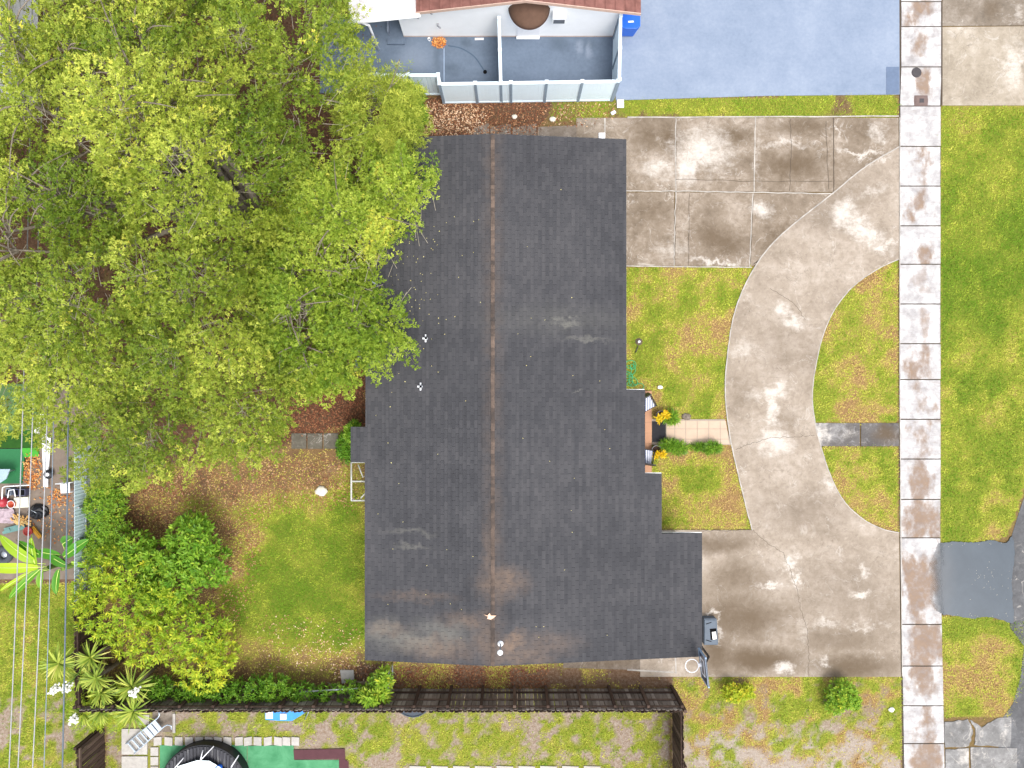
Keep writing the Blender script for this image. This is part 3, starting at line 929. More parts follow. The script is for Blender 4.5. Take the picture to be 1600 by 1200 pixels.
# drip edges on the gables and eaves
for ye, s_ in ((YN, 1), (YS, -1)):
    xl, xr_ = LEFT[0 if s_ > 0 else 2][2], RIGHT[0 if s_ > 0 else 3][2]
    fb = MB()
    for xa, xb in ((xl, XR), (XR, xr_)):
        za, zb = roof_z(xa), roof_z(xb)
        y0, y1 = ye + s_ * .004, ye + s_ * .03
        v = [(xa, y0, za - .17), (xb, y0, zb - .17), (xb, y1, zb - .17), (xa, y1, za - .17), (xa, y0, za - .01), (xb, y0, zb - .01), (xb, y1, zb - .01), (xa, y1, za - .01)]
        fb.add(v, [(3, 2, 1, 0), (4, 5, 6, 7), (0, 1, 5, 4), (1, 2, 6, 5), (2, 3, 7, 6), (3, 0, 4, 7)])
    link('fascia', fb, m_fascia, roof)
for (ya, yb, xe) in RIGHT:
    link('fascia', MB().box(xe + .002, xe + .02, ya, yb, roof_z(xe) - .17, roof_z(xe) - .012), m_fascia, roof)
for (ya, yb, xe) in LEFT:
    link('fascia', MB().box(xe - .02, xe - .002, ya, yb, roof_z(xe) - .17, roof_z(xe) - .012), m_fascia, roof)
m_flash = plain('white_flashing', C(226, 226, 226), .5, .4)
for (xe, y_) in ((RIGHT[1][2], RIGHT[1][1]), (RIGHT[2][2], RIGHT[2][1]), (RIGHT[3][2], RIGHT[3][1])):
    xs_ = xe - 1.0 if y_ != RIGHT[2][1] else xe - .6
    link('drip_edge', MB().box(max(xs_, XR + 4.2), xe, y_ + .004, y_ + .022, roof_z(xe) - .05, roof_z(xe) + .03), m_flash, roof)

# vent pipes and the tall vent near the south end
m_pvc = plain('white_plastic_pipe', C(230, 232, 236), .45, .4)
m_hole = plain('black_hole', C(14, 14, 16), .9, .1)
for (px, py, h) in ((667, 529, .22), (659, 604, .28)):
    x, y, _ = P(px, py, 2.95)
    z = roof_z(x) + .012
    v = link('vent_pipe', MB().tube([(x, y, z), (x, y, z + h)], .045, 12, False), m_pvc, roof)
    link('flashing', MB().obox((x - .06, y, z + .012), (.16, .06, .012), 0, 0, -.12).obox((x - .03, y, z + .02), (.05, .26, .014), 0, 0, -.12), m_pvc, roof)
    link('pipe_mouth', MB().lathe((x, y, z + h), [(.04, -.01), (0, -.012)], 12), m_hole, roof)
x, y, _ = P(782, 1005, 3.25)
z = roof_z(x) + .015
link('vent_base', MB().lathe((x, y, z), [(.10, 0), (.10, .02), (.05, .07), (.028, .08)], 16), m_pvc, roof)
link('vent_pipe', MB().tube([(x, y, z + .04), (x, y, z + .82)], .024, 8), plain('grey_pipe', C(120, 128, 138), .4, .4), roof)
link('vent_cap', MB().lathe((x, y, z + .78), [(.02, 0), (.085, .01), (.095, .05), (.07, .09), (0, .10)], 16), m_pvc, roof)
# torn patch by the ridge
m_torn = plain('torn_tan_patch', C(222, 186, 160), .9, .1)
x, y, z = P(766, 962, 3.3)
link('torn_patch', MB().prism([(x - .22, y + .05), (x - .09, y + .02), (x - .02, y + .10), (x + .02, y + .02), (x + .2, y + .015), (x + .1, y - .07), (x + .02, y - .12), (x - .1, y - .09), (x - .08, y - .01)], RZ + .01, RZ + .048), m_torn, roof)
# silvery service mast by the back eave
x, y, _ = P(582, 441, 3.0)
m_steel = plain('galvanised_steel', C(176, 182, 190), .35, .5, .6)
link('service_mast', MB().tube([(x, y, 2.4), (x, y, 3.9)], .035, 8).tube([(x, y, 3.8), (x + .30, y - .2, 3.6)], .028, 8), m_steel, roof)
link('mast_head', MB().lathe((x, y, 3.86), [(.05, 0), (.07, .05), (.05, .11), (0, .12)], 12), m_steel, roof)

# front porch slab, door, windows and the garage door (mostly under the roof)
m_porch = plain('terracotta_porch_tile', K(.55, C(224, 168, 130)), .6, .3, var=.10, scale=3)
xp0, xp1 = P(985, 0)[0], P(1017.5, 0)[0]
pch = thing('porch_floor', 'strip of terracotta porch floor showing past the eave', None, (xp1, -1.6, 0), None, 'structure')
ytop, ybot = P(0, 611)[1], P(0, 742)[1]
nt_ = 8
for k in range(nt_):
    ya, yb = ytop + (ybot - ytop) * k / nt_, ytop + (ybot - ytop) * (k + 1) / nt_
    for xa, xb in ((xp0, xp0 + .36), (xp0 + .365, xp1)):
        link('tile', MB().box(xa, xb, ya - .004, yb + .004, 0, .075 + random.uniform(0, .002)), m_porch, pch)
link('bed', MB().box(xp0 - .1, xp1 + .012, ybot - .01, ytop + .01, -.05, .06), plain('porch_bed', C(150, 118, 96), .9, .2), pch)
m_door = plain('brown_door', C(104, 70, 50), .5, .4)
xd = RIGHT[0][2] - .55
link('door', MB().box(xd, xd + .05, -1.9, -1.0, .08, 2.1), m_door, house)
m_glass = M('window_glass', .08, .5).col(C(40, 50, 60)).m
for (ya, yb) in ((1.2, 2.6), (4.4, 6.2), (-2.9, -2.2)):
    wnd = link('window', MB().box(xd, xd + .06, ya, yb, .9, 2.0), m_fascia, house)
    link('pane', MB().box(xd + .05, xd + .066, ya + .06, yb - .06, .96, 1.94), m_glass, wnd)
xg = RIGHT[3][2] - .35
gd = link('garage_door', MB().box(xg, xg + .04, -9.0, -5.8, .03, 2.15), m_wall, house)
for k in range(4):
    link('panel', MB().box(xg + .04, xg + .055, -8.95, -5.85, .08 + k * .52, .54 + k * .52), m_fascia, gd)

# wire frame hatch beside the back eave
x0_, y0_, _ = P(549, 722, .9)
x1_, y1_, _ = P(574, 782, .9)
m_frame = plain('pale_metal_frame', C(196, 196, 190), .5, .4)
fr = thing('frame_rack', 'pale two-bay metal frame standing against the back eave', 'rack', ((x0_ + x1_) / 2, (y0_ + y1_) / 2, 0))
ym = (y0_ + y1_) / 2
for pts in ([(x0_, y0_), (x1_, y0_)], [(x0_, y1_), (x1_, y1_)], [(x0_, y0_), (x0_, y1_)], [(x1_, y0_), (x1_, y1_)], [(x0_, ym), (x1_, ym)]):
    link('rail', MB().tube([(p[0], p[1], .9) for p in pts], .032, 6), m_frame, fr)
for q in ((x0_, y0_), (x1_, y0_), (x0_, y1_), (x1_, y1_)):
    link('leg', MB().tube([(q[0], q[1], 0), (q[0], q[1], .9)], .02, 6), m_frame, fr)
link('brace', MB().tube([(x0_ + .25, y0_ - .1, .88), (x0_ + .42, ym + .15, .88), (x1_, ym + .3, .6)], .025, 6), m_frame, fr)
link('brace', MB().tube([(x1_ - .25, y1_ + .08, .88), (x1_, y1_ + .35, .88)], .025, 6), m_frame, fr)

# ------------------------------------------------------------------ porch things
m_black = plain('black_metal', C(30, 30, 34), .5, .4)
m_stripe = M('navy_white_striped_cloth', .9, .15)
stp = m_stripe.node('ShaderNodeTexWave', wave_type='BANDS', bands_direction='X')
m_stripe.put(stp.inputs[0], m_stripe.pos())
stp.inputs['Scale'].default_value = 4.6
m_stripe.col(m_stripe.ramp(stp.outputs[1], [(.45, C(66, 78, 112)), (.55, C(226, 228, 236))]))
for (px, py, rz, lab) in ((1009, 630, .5, 'black patio chair with striped cushion at the hose end of the porch'), (1008, 713, -.15, 'black patio chair with striped cushion next to the lower flower pot')):
    x, y, _ = P(px, py, .45)
    ch = thing('patio_chair', lab, 'chair', (x, y, .075), 'striped patio chairs on the porch')
    R = lambda a, b: (x + a * math.cos(rz) - b * math.sin(rz), y + a * math.sin(rz) + b * math.cos(rz))
    for a, b in ((-.25, -.25), (.25, -.25), (.25, .25), (-.25, .25)):
        q = R(a, b)
        link('leg', MB().tube([(q[0], q[1], .077), (q[0], q[1], .44)], .02, 6), m_black, ch)
    link('seat_frame', MB().obox((x, y, .45), (.56, .56, .03), rz), m_black, ch)
    link('cushion', MB().obox((x, y, .50), (.5, .5, .07), rz), m_stripe.m, ch, bevel=.02)
    q = R(0, .29 if py > 700 else .27)
    link('backrest', MB().obox((q[0], q[1] - (.56 if py > 700 else 0), .72), (.54, .04, .52), rz, .15 if py < 700 else -.15), m_black, ch)
    for sgn in (-1, 1):
        qa, qb = R(sgn * .28, -.26), R(sgn * .28, .26)
        link('armrest', MB().tube([(qa[0], qa[1], .64), (qb[0], qb[1], .66)], .025, 6), m_black, ch)

mat_ = thing('door_mat', 'black rubber mat lying between porch and tiled path', 'mat', P(1029, 672, T))
xa, ya, _ = P(1018.5, 658)
xb, yb, _ = P(1040, 691)
link('mat_body', MB().box(xa, xb, ya, yb, T, T + .012), plain('black_rubber', C(44, 44, 48), .9, .2), mat_)
link('border', MB().box(xa, xb, ya - .0, ya - .03, T + .013, T + .018).box(xa, xb, yb, yb + .03, T + .013, T + .018), m_black, mat_)

# garden hose tangled beside the porch
hp = []
for k in range(170):
    t = k / 170
    cx, cy = 984 + 4 * math.sin(t * 9) , 566 + 36 * t
    hp.append(P(cx + (6 + 3 * math.sin(t * 23)) * math.cos(t * 44), cy + (7 + 2 * math.cos(t * 17)) * math.sin(t * 44), .05 + .03 * (k % 5) / 5))
hp += [P(1000 + 6 * math.cos(a), 604 + 5 * math.sin(a), .06) for a in np.linspace(-2.5, 2.2, 14)]
hs_ = link('garden_hose', MB().tube(hp, .013, 6), plain('green_hose_plastic', C(52, 160, 104), .4, .4))
setp(hs_, 'tangled green garden hose beside the porch roof corner', 'hose')

# weathered storage box by the garage
x, y, _ = P(1111, 987, .35)
m_gp = plain('grey_plastic', K(.6, C(98, 112, 128)), .55, .35)
bx_ = thing('storage_box', 'grey plastic box with white paper by the garage eave', 'box', (x, y, T))
hw, hh = .27, .50
o_ = link('body', MB().prism([(x - hw, y - hh), (x + hw * .9, y - hh), (x + hw, y - hh * .9), (x + hw * .8, y + hh * .95), (x + hw * .7, y + hh), (x - hw, y + hh)], T, .36), m_gp, bx_, bevel=.02)
link('lid', MB().prism([(x - hw * .92, y - hh * .92), (x + hw * .86, y - hh * .92), (x + hw * .66, y + hh * .9), (x - hw * .92, y + hh * .9)], .362, .385), m_gp, bx_, bevel=.01)
link('recess', MB().obox((x + .08, y - .08, .388), (.24, .42, .006), .08), m_hole, bx_)
link('paper', MB().obox((x + .11, y - .13, .396), (.15, .28, .006), .12), plain('white_paper', C(240, 238, 232), .8, .2), bx_)
for s_ in (-1, 1):
    link('groove', MB().obox((x - .1, y + s_ * .33, .388), (.22, .025, .006), .3 * s_), m_hole, bx_)

# basketball hoop
zb, zt = 2.72, 3.62
A = P(1092.3, 1016.4, zb); Bq = P(1096.4, 1053.8, zb)
bx0, by0 = (A[0] + Bq[0]) / 2, (A[1] + Bq[1]) / 2
ang = math.atan2(Bq[1] - A[1], Bq[0] - A[0])
wid = 1.0
hoop = thing('basketball_hoop', 'basketball hoop with dark backboard at the garage corner', 'hoop', (bx0 + .42, by0 - .05, 0))
m_bb = plain('navy_backboard', C(34, 46, 74), .3, .5)
m_bbe = plain('pale_blue_rim_strip', C(134, 156, 182), .5, .4)
m_white = plain('white_paint', C(236, 236, 240), .5, .4, var=.04)
bb = link('backboard', MB().obox((bx0, by0, (zb + zt) / 2), (wid, .04, zt - zb), ang), m_bb, hoop)
nrm = Vector((math.sin(ang), -math.cos(ang), 0))
if nrm.x > 0: nrm = -nrm
ux = Vector((math.cos(ang), math.sin(ang), 0))
bc = Vector((bx0, by0, 0))
for (a, b, c, d_) in ((-.5, .5, zt - .03, .06), (-.5, .5, zb + .03, .06)):
    link('border', MB().obox(bc + nrm * .002 + Vector((0, 0, c)), (wid + .03, .05, d_), ang), m_bbe, bb)
for s_ in (-1, 1):
    link('border', MB().obox(bc + ux * s_ * .485 + Vector((0, 0, (zb + zt) / 2)), (.05, .055, zt - zb + .02), ang), m_bbe, bb)
for (dx, dz, w_, h_) in ((0, zb + .18, .56, .045), (0, zb + .60, .56, .045), (-.27, zb + .39, .045, .42), (.27, zb + .39, .045, .42)):
    link('target_line', MB().obox(bc + ux * dx + nrm * .024 + Vector((0, 0, dz)), (w_, .008, h_), ang), m_white, bb)
rc = bc + nrm * .34 + Vector((0, 0, zb + .20))
rim = link('rim', MB().tube([rc + Vector((math.cos(a) * .225, math.sin(a) * .225, 0)) for a in np.linspace(0, 2 * math.pi, 33)], .016, 6, False), m_white, hoop)
link('bracket', MB().obox(bc + nrm * .07 + Vector((0, 0, zb + .19)), (.12, .12, .07), ang), m_white, hoop)
pb = bc - nrm * .40
link('pole', MB().tube([(pb.x, pb.y, T), (pb.x, pb.y, 2.3), (bx0 - nrm.x * .05, by0 - nrm.y * .05, zb + .3)], .045, 8), m_black, hoop)
link('foot', MB().lathe((pb.x, pb.y, T), [(.16, 0), (.16, .02), (.06, .04)], 14), m_black, hoop)


# ------------------------------------------------------------------ neighbour's house at the top
nh = thing('neighbour_house', 'white neighbour house with brown roof and dome awning', 'house', P(800, 40, 0))
yw = P(0, 57)[1]
xw0, xw1 = P(631, 0)[0], P(957, 0)[0]
m_nwall = plain('bright_white_stucco', C(244, 245, 247), .9, .2, var=.04, scale=2)
xa_ = (822 - 800) / PXM * .88
wl = MB().add([(xw0, yw, 0), (xw1, yw, 0), (xw1, yw, 2.45), (xa_, yw, 3.2), (xw0, yw, 2.45), (xw0, yw + 6, 0), (xw1, yw + 6, 0), (xw1, yw + 6, 2.45), (xa_, yw + 6, 3.2), (xw0, yw + 6, 2.45)],
              [(0, 1, 2, 3, 4), (1, 6, 7, 2), (6, 5, 9, 8, 7), (5, 0, 4, 9)])
link('wall', wl, m_nwall, nh)
m_ntile = M('brown_roof_tile', .85, .25)
m_ntile.col(m_ntile.ramp(m_ntile.noise(3, 6, .7), [(.3, C(100, 66, 60)), (.7, C(134, 92, 84))]))
xe0, xe1 = P(650, 0, 2.6)[0], P(1001, 0, 2.5)[0]
ye = 12.84
ze0, ze1, zr_ = 2.62, 2.55, 3.42
nr = MB()
for xa, za, xb, zb2, sg in ((xe0, ze0, xa_, zr_, -1), (xa_, zr_, xe1, ze1, 1)):
    v = [(xa, ye, za), (xb, ye, zb2), (xb, ye + 7, zb2), (xa, ye + 7, za), (xa, ye, za - .14), (xb, ye, zb2 - .14), (xb, ye + 7, zb2 - .14), (xa, ye + 7, za - .14)]
    nr.add(v, [(0, 1, 2, 3), (7, 6, 5, 4), (4, 5, 1, 0), (5, 6, 2, 1) if sg > 0 else (7, 4, 0, 3), (6, 7, 3, 2)])
nroof = link('roof', nr, m_ntile.m, nh)
fb = MB()
for xa, za, xb, zb2 in ((xe0, ze0, xa_, zr_), (xa_, zr_, xe1, ze1)):
    fb.add([(xa, ye - .03, za - .13), (xb, ye - .03, zb2 - .13), (xb, ye - .004, zb2 - .13), (xa, ye - .004, za - .13), (xa, ye - .03, za + .02), (xb, ye - .03, zb2 + .02), (xb, ye - .004, zb2 + .02), (xa, ye - .004, za + .02)],
           [(3, 2, 1, 0), (4, 5, 6, 7), (0, 1, 5, 4), (1, 2, 6, 5), (2, 3, 7, 6), (3, 0, 4, 7)])
link('fascia', fb, plain('tan_fascia', C(188, 160, 146), .7, .3), nroof)
tl = MB().box(-.03, .03, 0, 7, .0, .035).mesh('tile_row')
tl.materials.append(m_ntile.m)
nrow = 22
for k in range(nrow):
    t = (k + .5) / nrow
    x = xe0 + (xe1 - xe0) * t
    z = ze0 + (zr_ - ze0) * (x - xe0) / (xa_ - xe0) if x < xa_ else zr_ + (ze1 - zr_) * (x - xa_) / (xe1 - xa_)
    o = bpy.data.objects.new('tile_row', tl)
    COL.objects.link(o)
    o.location = (x, ye + .004, z)
    o.parent = nroof
# white flat roof over the back porch
m_flat = M('chalky_white_roofing', .9, .2)
m_flat.col(m_flat.ramp(m_flat.noise(3.5, 7, .75, .6), [(.35, C(176, 170, 172)), (.5, C(216, 212, 214)), (.65, C(240, 238, 238))]))
fz = 2.5
pf = [P(545, 33, fz), P(650, 22, fz), P(650, -120, fz), P(545, -120, fz)]
link('flat_roof', MB().prism([(p[0], p[1]) for p in pf], fz - .12, fz), m_flat.m, nh)
link('gutter', MB().tube([(pf[0][0], pf[0][1] - .05, fz - .02), (pf[1][0] + .15, pf[1][1] - .05, fz + .02)], .07, 8), m_nwall, nh)
link('downpipe', MB().tube([(pf[0][0] + .35, pf[0][1] + .02, fz - .06), (pf[0][0] + .6, pf[0][1] + .1, fz - .5), (pf[0][0] + .6, pf[0][1] + .12, .05)], .05, 8), m_nwall, nh)
px_ = P(607, 60)
link('porch_wall', MB().box(px_[0], px_[0] + .06, px_[1] + .1, px_[1] + 1.5, 0, .35), plain('slate_board', C(128, 138, 154), .8, .2), nh)
# dome awning over the door
ax, az = P(827, 0, 2.2)[0], 2.12
rr = .72
aw = MB()
n_, mstep = 20, 8
vs, fs = [], []
for i in range(mstep + 1):
    ph = i / mstep * math.pi / 2
    for k in range(n_ + 1):
        th = math.pi + math.pi * k / n_
        r_ = rr * math.cos(ph)
        vs.append((ax + r_ * math.cos(th), yw + .02 + r_ * math.sin(th) * 1.08, az + .42 * math.sin(ph)))
for i in range(mstep):
    for k in range(n_):
        a = i * (n_ + 1) + k
        fs.append((a, a + 1, a + n_ + 2, a + n_ + 1))
aw.add(vs, fs, True)
awo = link('awning', aw, plain('brown_canvas', C(92, 70, 58), .8, .2, var=.15), nh)
awo.modifiers.new('thick', 'SOLIDIFY').thickness = .02
link('valance', MB().tube([(ax + rr * math.cos(t), yw + .02 + rr * 1.08 * math.sin(t), az) for t in np.linspace(math.pi, 2 * math.pi, 24)], .018, 6), plain('dark_brown_trim', C(66, 44, 36), .6, .3), awo)
link('door', MB().box(ax - .42, ax + .42, yw - .035, yw - .002, .1, 2.05), m_white, nh)
link('door_step', MB().box(ax - .44, ax + .44, yw - .12, yw - .04, 0, .10), m_nwall, nh)
# window air conditioner and small wall fittings
wx_, _, _ = P(874, 0, 1.9)
acu = link('window_unit', MB().box(wx_ - .24, wx_ + .24, yw - .28, yw - .002, 1.55, 1.95), m_nwall, nh, bevel=.015)
link('grille', MB().box(wx_ - .2, wx_ + .2, yw - .295, yw - .282, 1.6, 1.85), plain('dark_grille', C(92, 96, 104), .7, .3), acu)
for (px, zz, rr_) in ((650, 1.7, .05), (671, 2.0, .06), (684, 1.0, .035)):
    x = P(px, 0, zz)[0]
    link('wall_light', MB().tube([(x, yw - .002, zz), (x, yw - .1, zz + .02)], rr_, 10).tube([(x, yw - .08, zz), (x + .1, yw - .2, zz + .08)], .03, 6), plain('grey_lamp', C(150, 150, 156), .4, .4), nh)
link('wall_foot', MB().box(xw0, xw1, yw - .03, yw - .002, 0, .06), plain('dirty_wall_foot', C(170, 156, 150), .9, .2), nh)

# ------------------------------------------------------------------ vinyl fence round the patio
m_vinyl = plain('pale_blue_white_vinyl', C(222, 238, 248), .45, .35, var=.03, scale=3)
m_vpost = plain('vinyl_post', C(214, 226, 236), .45, .35, var=.04)
m_vshade = plain('grey_vinyl_channel', C(132, 148, 164), .6, .3)
VH = 1.78
pk = MB().add([(-.071, -.014, .06), (-.064, -.019, .06), (.064, -.019, .06), (.071, -.014, .06), (.071, .014, .06), (.064, .019, .06), (-.064, .019, .06), (-.071, .014, .06)] + [(-.071, -.014, VH - .05), (-.064, -.019, VH - .05), (.064, -.019, VH - .05), (.071, -.014, VH - .05), (.071, .014, VH - .05), (.064, .019, VH - .05), (-.064, .019, VH - .05), (-.071, .014, VH - .05)], [(i, (i + 1) % 8, 8 + (i + 1) % 8, 8 + i) for i in range(8)] + [tuple(range(8, 16))]).mesh('picket')
pk.materials.append(m_vinyl)


def vinyl(label, pts, npanels):
    f = thing('vinyl_fence', label, 'fence', (pts[0][0], pts[0][1], 0), 'white vinyl fences round the patio')
    posts = []
    for i in range(len(pts) - 1):
        a, b = Vector((*pts[i][:2], 0)), Vector((*pts[i + 1][:2], 0))
        d_ = b - a
        ang_ = math.atan2(d_.y, d_.x)
        n = npanels[i]
        for k in range(n):
            p0, p1 = a + d_ * k / n, a + d_ * (k + 1) / n
            L = (p1 - p0).length
            mid_ = (p0 + p1) / 2
            link('top_rail', MB().obox((mid_.x, mid_.y, VH - .03), (L - .09, .11, .07), ang_), m_vinyl, f)
            link('bottom_rail', MB().obox((mid_.x, mid_.y, .09), (L - .09, .07, .1), ang_), m_vinyl, f)
            npk = max(1, round((L - .02) / .142))
            for q in range(npk):
                c_ = p0 + (p1 - p0) * ((q + .5) / npk)
                o = bpy.data.objects.new('picket', pk)
                COL.objects.link(o)
                o.location = c_
                o.rotation_euler = (0, 0, ang_)
                o.parent = f
                o.matrix_parent_inverse = Matrix.Translation(-Vector(f.location))
            posts += [p0] if k or i == 0 else [p0]
        posts.append(b)
    seen = []
    for p in posts:
        if any((p - q).length < .05 for q in seen): continue
        seen.append(p)
        po = link('post', MB().obox((p.x, p.y, (VH + .04) / 2), (.10, .10, VH + .04), 0), m_vshade, f)
        link('post_cap', MB().obox((p.x, p.y, VH + .055), (.13, .13, .03), 0).obox((p.x, p.y, VH + .075), (.09, .09, .02), 0), m_vpost, po)
    return f


vinyl('pale vinyl fence of panels running along the leaf litter', [P(560, 148), P(692, 148), P(694, 161), P(955, 157)], [3, 1, 5])
vinyl('pale vinyl fence dividing the patio in two', [P(783.5, 159), P(781, 65)], [2])
vinyl('pale vinyl fence between patio and blue driveway', [P(957, 155), P(959, 62)], [2])

# blue wheeled bin
x, y, _ = P(978, 38, .0)
x, y = P(985, 29, .95)[:2]
m_bin = plain('blue_bin_plastic', C(30, 92, 190), .4, .4, var=.06)
bn = thing('wheeled_bin', 'blue wheeled rubbish bin beside the white house corner', 'bin', (x, y, T))
z1 = 1.0
v = [(x - .24, y - .25, T + .04), (x + .24, y - .25, T + .04), (x + .24, y + .22, T + .04), (x - .24, y + .22, T + .04), (x - .33, y - .36, z1), (x + .33, y - .36, z1), (x + .33, y + .36, z1), (x - .33, y + .36, z1)]
link('body', MB().add(v, [(3, 2, 1, 0), (4, 5, 6, 7), (0, 1, 5, 4), (1, 2, 6, 5), (2, 3, 7, 6), (3, 0, 4, 7)]), m_bin, bn, bevel=.02)
ld = link('lid', MB().prism([(x - .35, y - .34), (x - .2, y - .42), (x + .2, y - .42), (x + .35, y - .34), (x + .35, y + .32), (x - .35, y + .32)], z1 + .005, z1 + .06), m_bin, bn, bevel=.02)
link('sticker', MB().obox((x, y - .17, z1 + .065), (.2, .06, .006), .05), m_white, ld)
link('handle', MB().tube([(x - .26, y + .36, z1 - .02), (x + .26, y + .36, z1 - .02)], .025, 8), m_bin, bn)
for s_ in (-1, 1):
    link('wheel', MB().tube([(x + s_ * .24, y + .26, T + .11), (x + s_ * .3, y + .26, T + .11)], .11, 14), m_black, bn)
# small things on the patio
x, y, _ = P(758, 113)
setp(link('floor_drain', MB().lathe((x, y, T), [(.075, -.006), (.075, .012), (.03, .014), (0, .012)], 16, False), m_hole), 'round black drain in the patio near the dividing fence', 'drain')
x, y, _ = P(749, 62)
setp(link('white_plank', MB().obox((x, y, T + .02), (.34, .07, .04), .02).obox((x + .02, y, T + .045), (.2, .03, .015), .02), m_white), 'short white plank lying by the house wall on the patio', 'plank')
x, y, _ = P(671, 63)
setp(link('white_cup', MB().lathe((x, y, T), [(.05, -.006), (.06, .1), (.055, .1), (.04, .02)], 12), m_white), 'small white cup on the patio beside the orange leaves', 'cup')
for (px, py, s1, s2, rz, lab) in ((969, 163, .26, .30, .03, 'white square stepping stone at the end of the vinyl fence'), (940, 213, .24, .22, .0, 'small white block beside the roof gable on the parking pad'), (958, 177, .18, .12, .5, 'small pale rubble stone on the litter strip by the pad')):
    x, y, _ = P(px, py)
    setp(link('stone_block', MB().obox((x, y, .055), (s1, s2, .06), rz), m_white, bevel=.01), lab, 'stone')

# ------------------------------------------------------------------ dark timber fence along the bottom
m_wood = M('dark_weathered_timber', .9, .15)
oi = m_wood.node('ShaderNodeObjectInfo')
gr = m_wood.noise(2.0, 7, .7, .5, vec=m_wood.scale(m_wood.pos(), (6, 6, .8)))
m_wood.col(m_wood.ramp(m_wood.math('ADD', m_wood.math('MULTIPLY', oi.outputs['Random'], .4), m_wood.math('MULTIPLY', gr, .6)), [(.25, C(52, 41, 36)), (.55, C(76, 61, 53)), (.85, C(108, 92, 82))]))
m_wood.bump(gr, .4, .01)
m_wood = m_wood.m
m_grey = M('silvered_picket_timber', .9, .15)
oi = m_grey.node('ShaderNodeObjectInfo')
gr = m_grey.noise(2.0, 7, .7, .5, vec=m_grey.scale(m_grey.pos(), (8, 8, 1.0)))
m_grey.col(m_grey.ramp(m_grey.math('ADD', m_grey.math('MULTIPLY', oi.outputs['Random'], .35), m_grey.math('MULTIPLY', gr, .65)), [(.25, C(76, 68, 62)), (.55, C(118, 110, 104)), (.85, C(160, 153, 146))]))
m_grey.bump(gr, .4, .01)
m_grey = m_grey.m
FH = 1.86


def picket_mesh(w, h, mat):
    me = MB().add([(-w / 2, -.01, .03), (w / 2, -.01, .03), (w / 2, -.01, h - .05), (w * .2, -.01, h), (-w * .2, -.01, h), (-w / 2, -.01, h - .05),
                   (-w / 2, .01, .03), (w / 2, .01, .03), (w / 2, .01, h - .05), (w * .2, .01, h), (-w * .2, .01, h), (-w / 2, .01, h - .05)],
                  [(0, 1, 2, 3, 4, 5), (11, 10, 9, 8, 7, 6), (1, 7, 8, 2), (2, 8, 9, 3), (3, 9, 10, 4), (4, 10, 11, 5), (5, 11, 6, 0)]).mesh('picket')
    me.materials.append(mat)
    return me


PK_A, PK_B = picket_mesh(.135, FH, m_grey), picket_mesh(.135, FH, m_wood)


def board_fence(name, label, a, b, post_step, inner, rails, mesh, both=False, lean=0.0):
    """posts and rails stand on the inner side (a unit vector), pickets behind them"""
    a, b, inner = Vector((*a[:2], 0)), Vector((*b[:2], 0)), Vector(inner)
    f = thing(name, label, 'fence', tuple(a))
    d_ = b - a
    L = d_.length
    u = d_ / L
    ang_ = math.atan2(u.y, u.x)
    npost = max(2, round(L / post_step) + 1)
    for k in range(npost):
        p = a + d_ * k / (npost - 1) + inner * .09
        link('post', MB().obox((p.x, p.y, FH * .48), (.10, .10, FH * .96), ang_), m_wood, f)
    for zz in rails:
        p = a + d_ / 2 + inner * .032
        link('rail', MB().obox((p.x, p.y, zz), (L, .04, .10), ang_), m_wood, f)
    npk = int(L / .15)
    for k in range(npk):
        p = a + u * (k + .5) * L / npk
        for off_, me in ((0, mesh),) + (((-.07, PK_B), (.0, PK_B))[:1] if both else ()):
            o = bpy.data.objects.new('picket', me)
            COL.objects.link(o)
            o.location = (p.x + inner.x * off_, p.y + inner.y * off_, random.uniform(-.04, .03))
            o.rotation_euler = (random.uniform(-.01, .01), random.uniform(-.012, .012), ang_)
            o.parent = f
            o.matrix_parent_inverse = Matrix.Translation(-Vector(f.location))
    p = a + d_ / 2 - inner * .05
    link('cap_rail', MB().obox((p.x, p.y, FH - .16), (L, .05, .10), ang_), m_wood, f)
    return f


board_fence('timber_fence', 'long dark timber fence with posts facing the house', P(166, 1076), P(1049, 1076), 1.19, (0, 1, 0), (.42, 1.05, 1.62), PK_A, True)
board_fence('timber_fence', 'dark timber fence running down from the long fence corner', P(1050, 1079), P(1052, 1330), 2.2, (1, 0, 0), (.4, 1.5), PK_B)
board_fence('timber_fence', 'brown timber fence panel at the bottom beside the yuccas', P(164, 1134), P(166, 1330), 2.2, (-1, 0, 0), (.4, 1.5), PK_B)
board_fence('timber_fence', 'short dark timber fence half hidden behind the yellow bush', P(160, 925), P(163, 1074), 1.8, (-1, 0, 0), (.4, 1.5), PK_B)

# pale corrugated fence on the left
m_corr = plain('pale_blue_corrugated_metal', C(198, 216, 226), .5, .35, .1, var=.06)
cf = thing('metal_fence', 'pale blue corrugated metal fence beside the junk yard', 'fence', P(161, 830, 0))
segs_ = 5
for k in range(segs_):
    ya, yb = P(0, 690 + k * 46)[1], P(0, 690 + (k + 1) * 46 - .6)[1]
    n = 24
    xx = P(161, 0)[0]
    vs = []
    for q in range(n + 1):
        yy = ya + (yb - ya) * q / n
        dx = .012 * math.sin(q * math.pi * .75)
        vs += [(xx + dx, yy, .02), (xx + dx, yy, FH - .02)]
    o = link('sheet', MB().add(vs, [(2 * q, 2 * q + 2, 2 * q + 3, 2 * q + 1) for q in range(n)]), m_corr, cf)
    o.modifiers.new('thick', 'SOLIDIFY').thickness = .012
    link('post', MB().obox((xx + .05, ya, FH / 2 - .1), (.05, .05, FH - .2), 0), m_steel, cf)
link('rail', MB().obox((xx + .055, P(0, 805)[1], 1.2), (.03, 5.5, .05), 0), m_steel, cf)
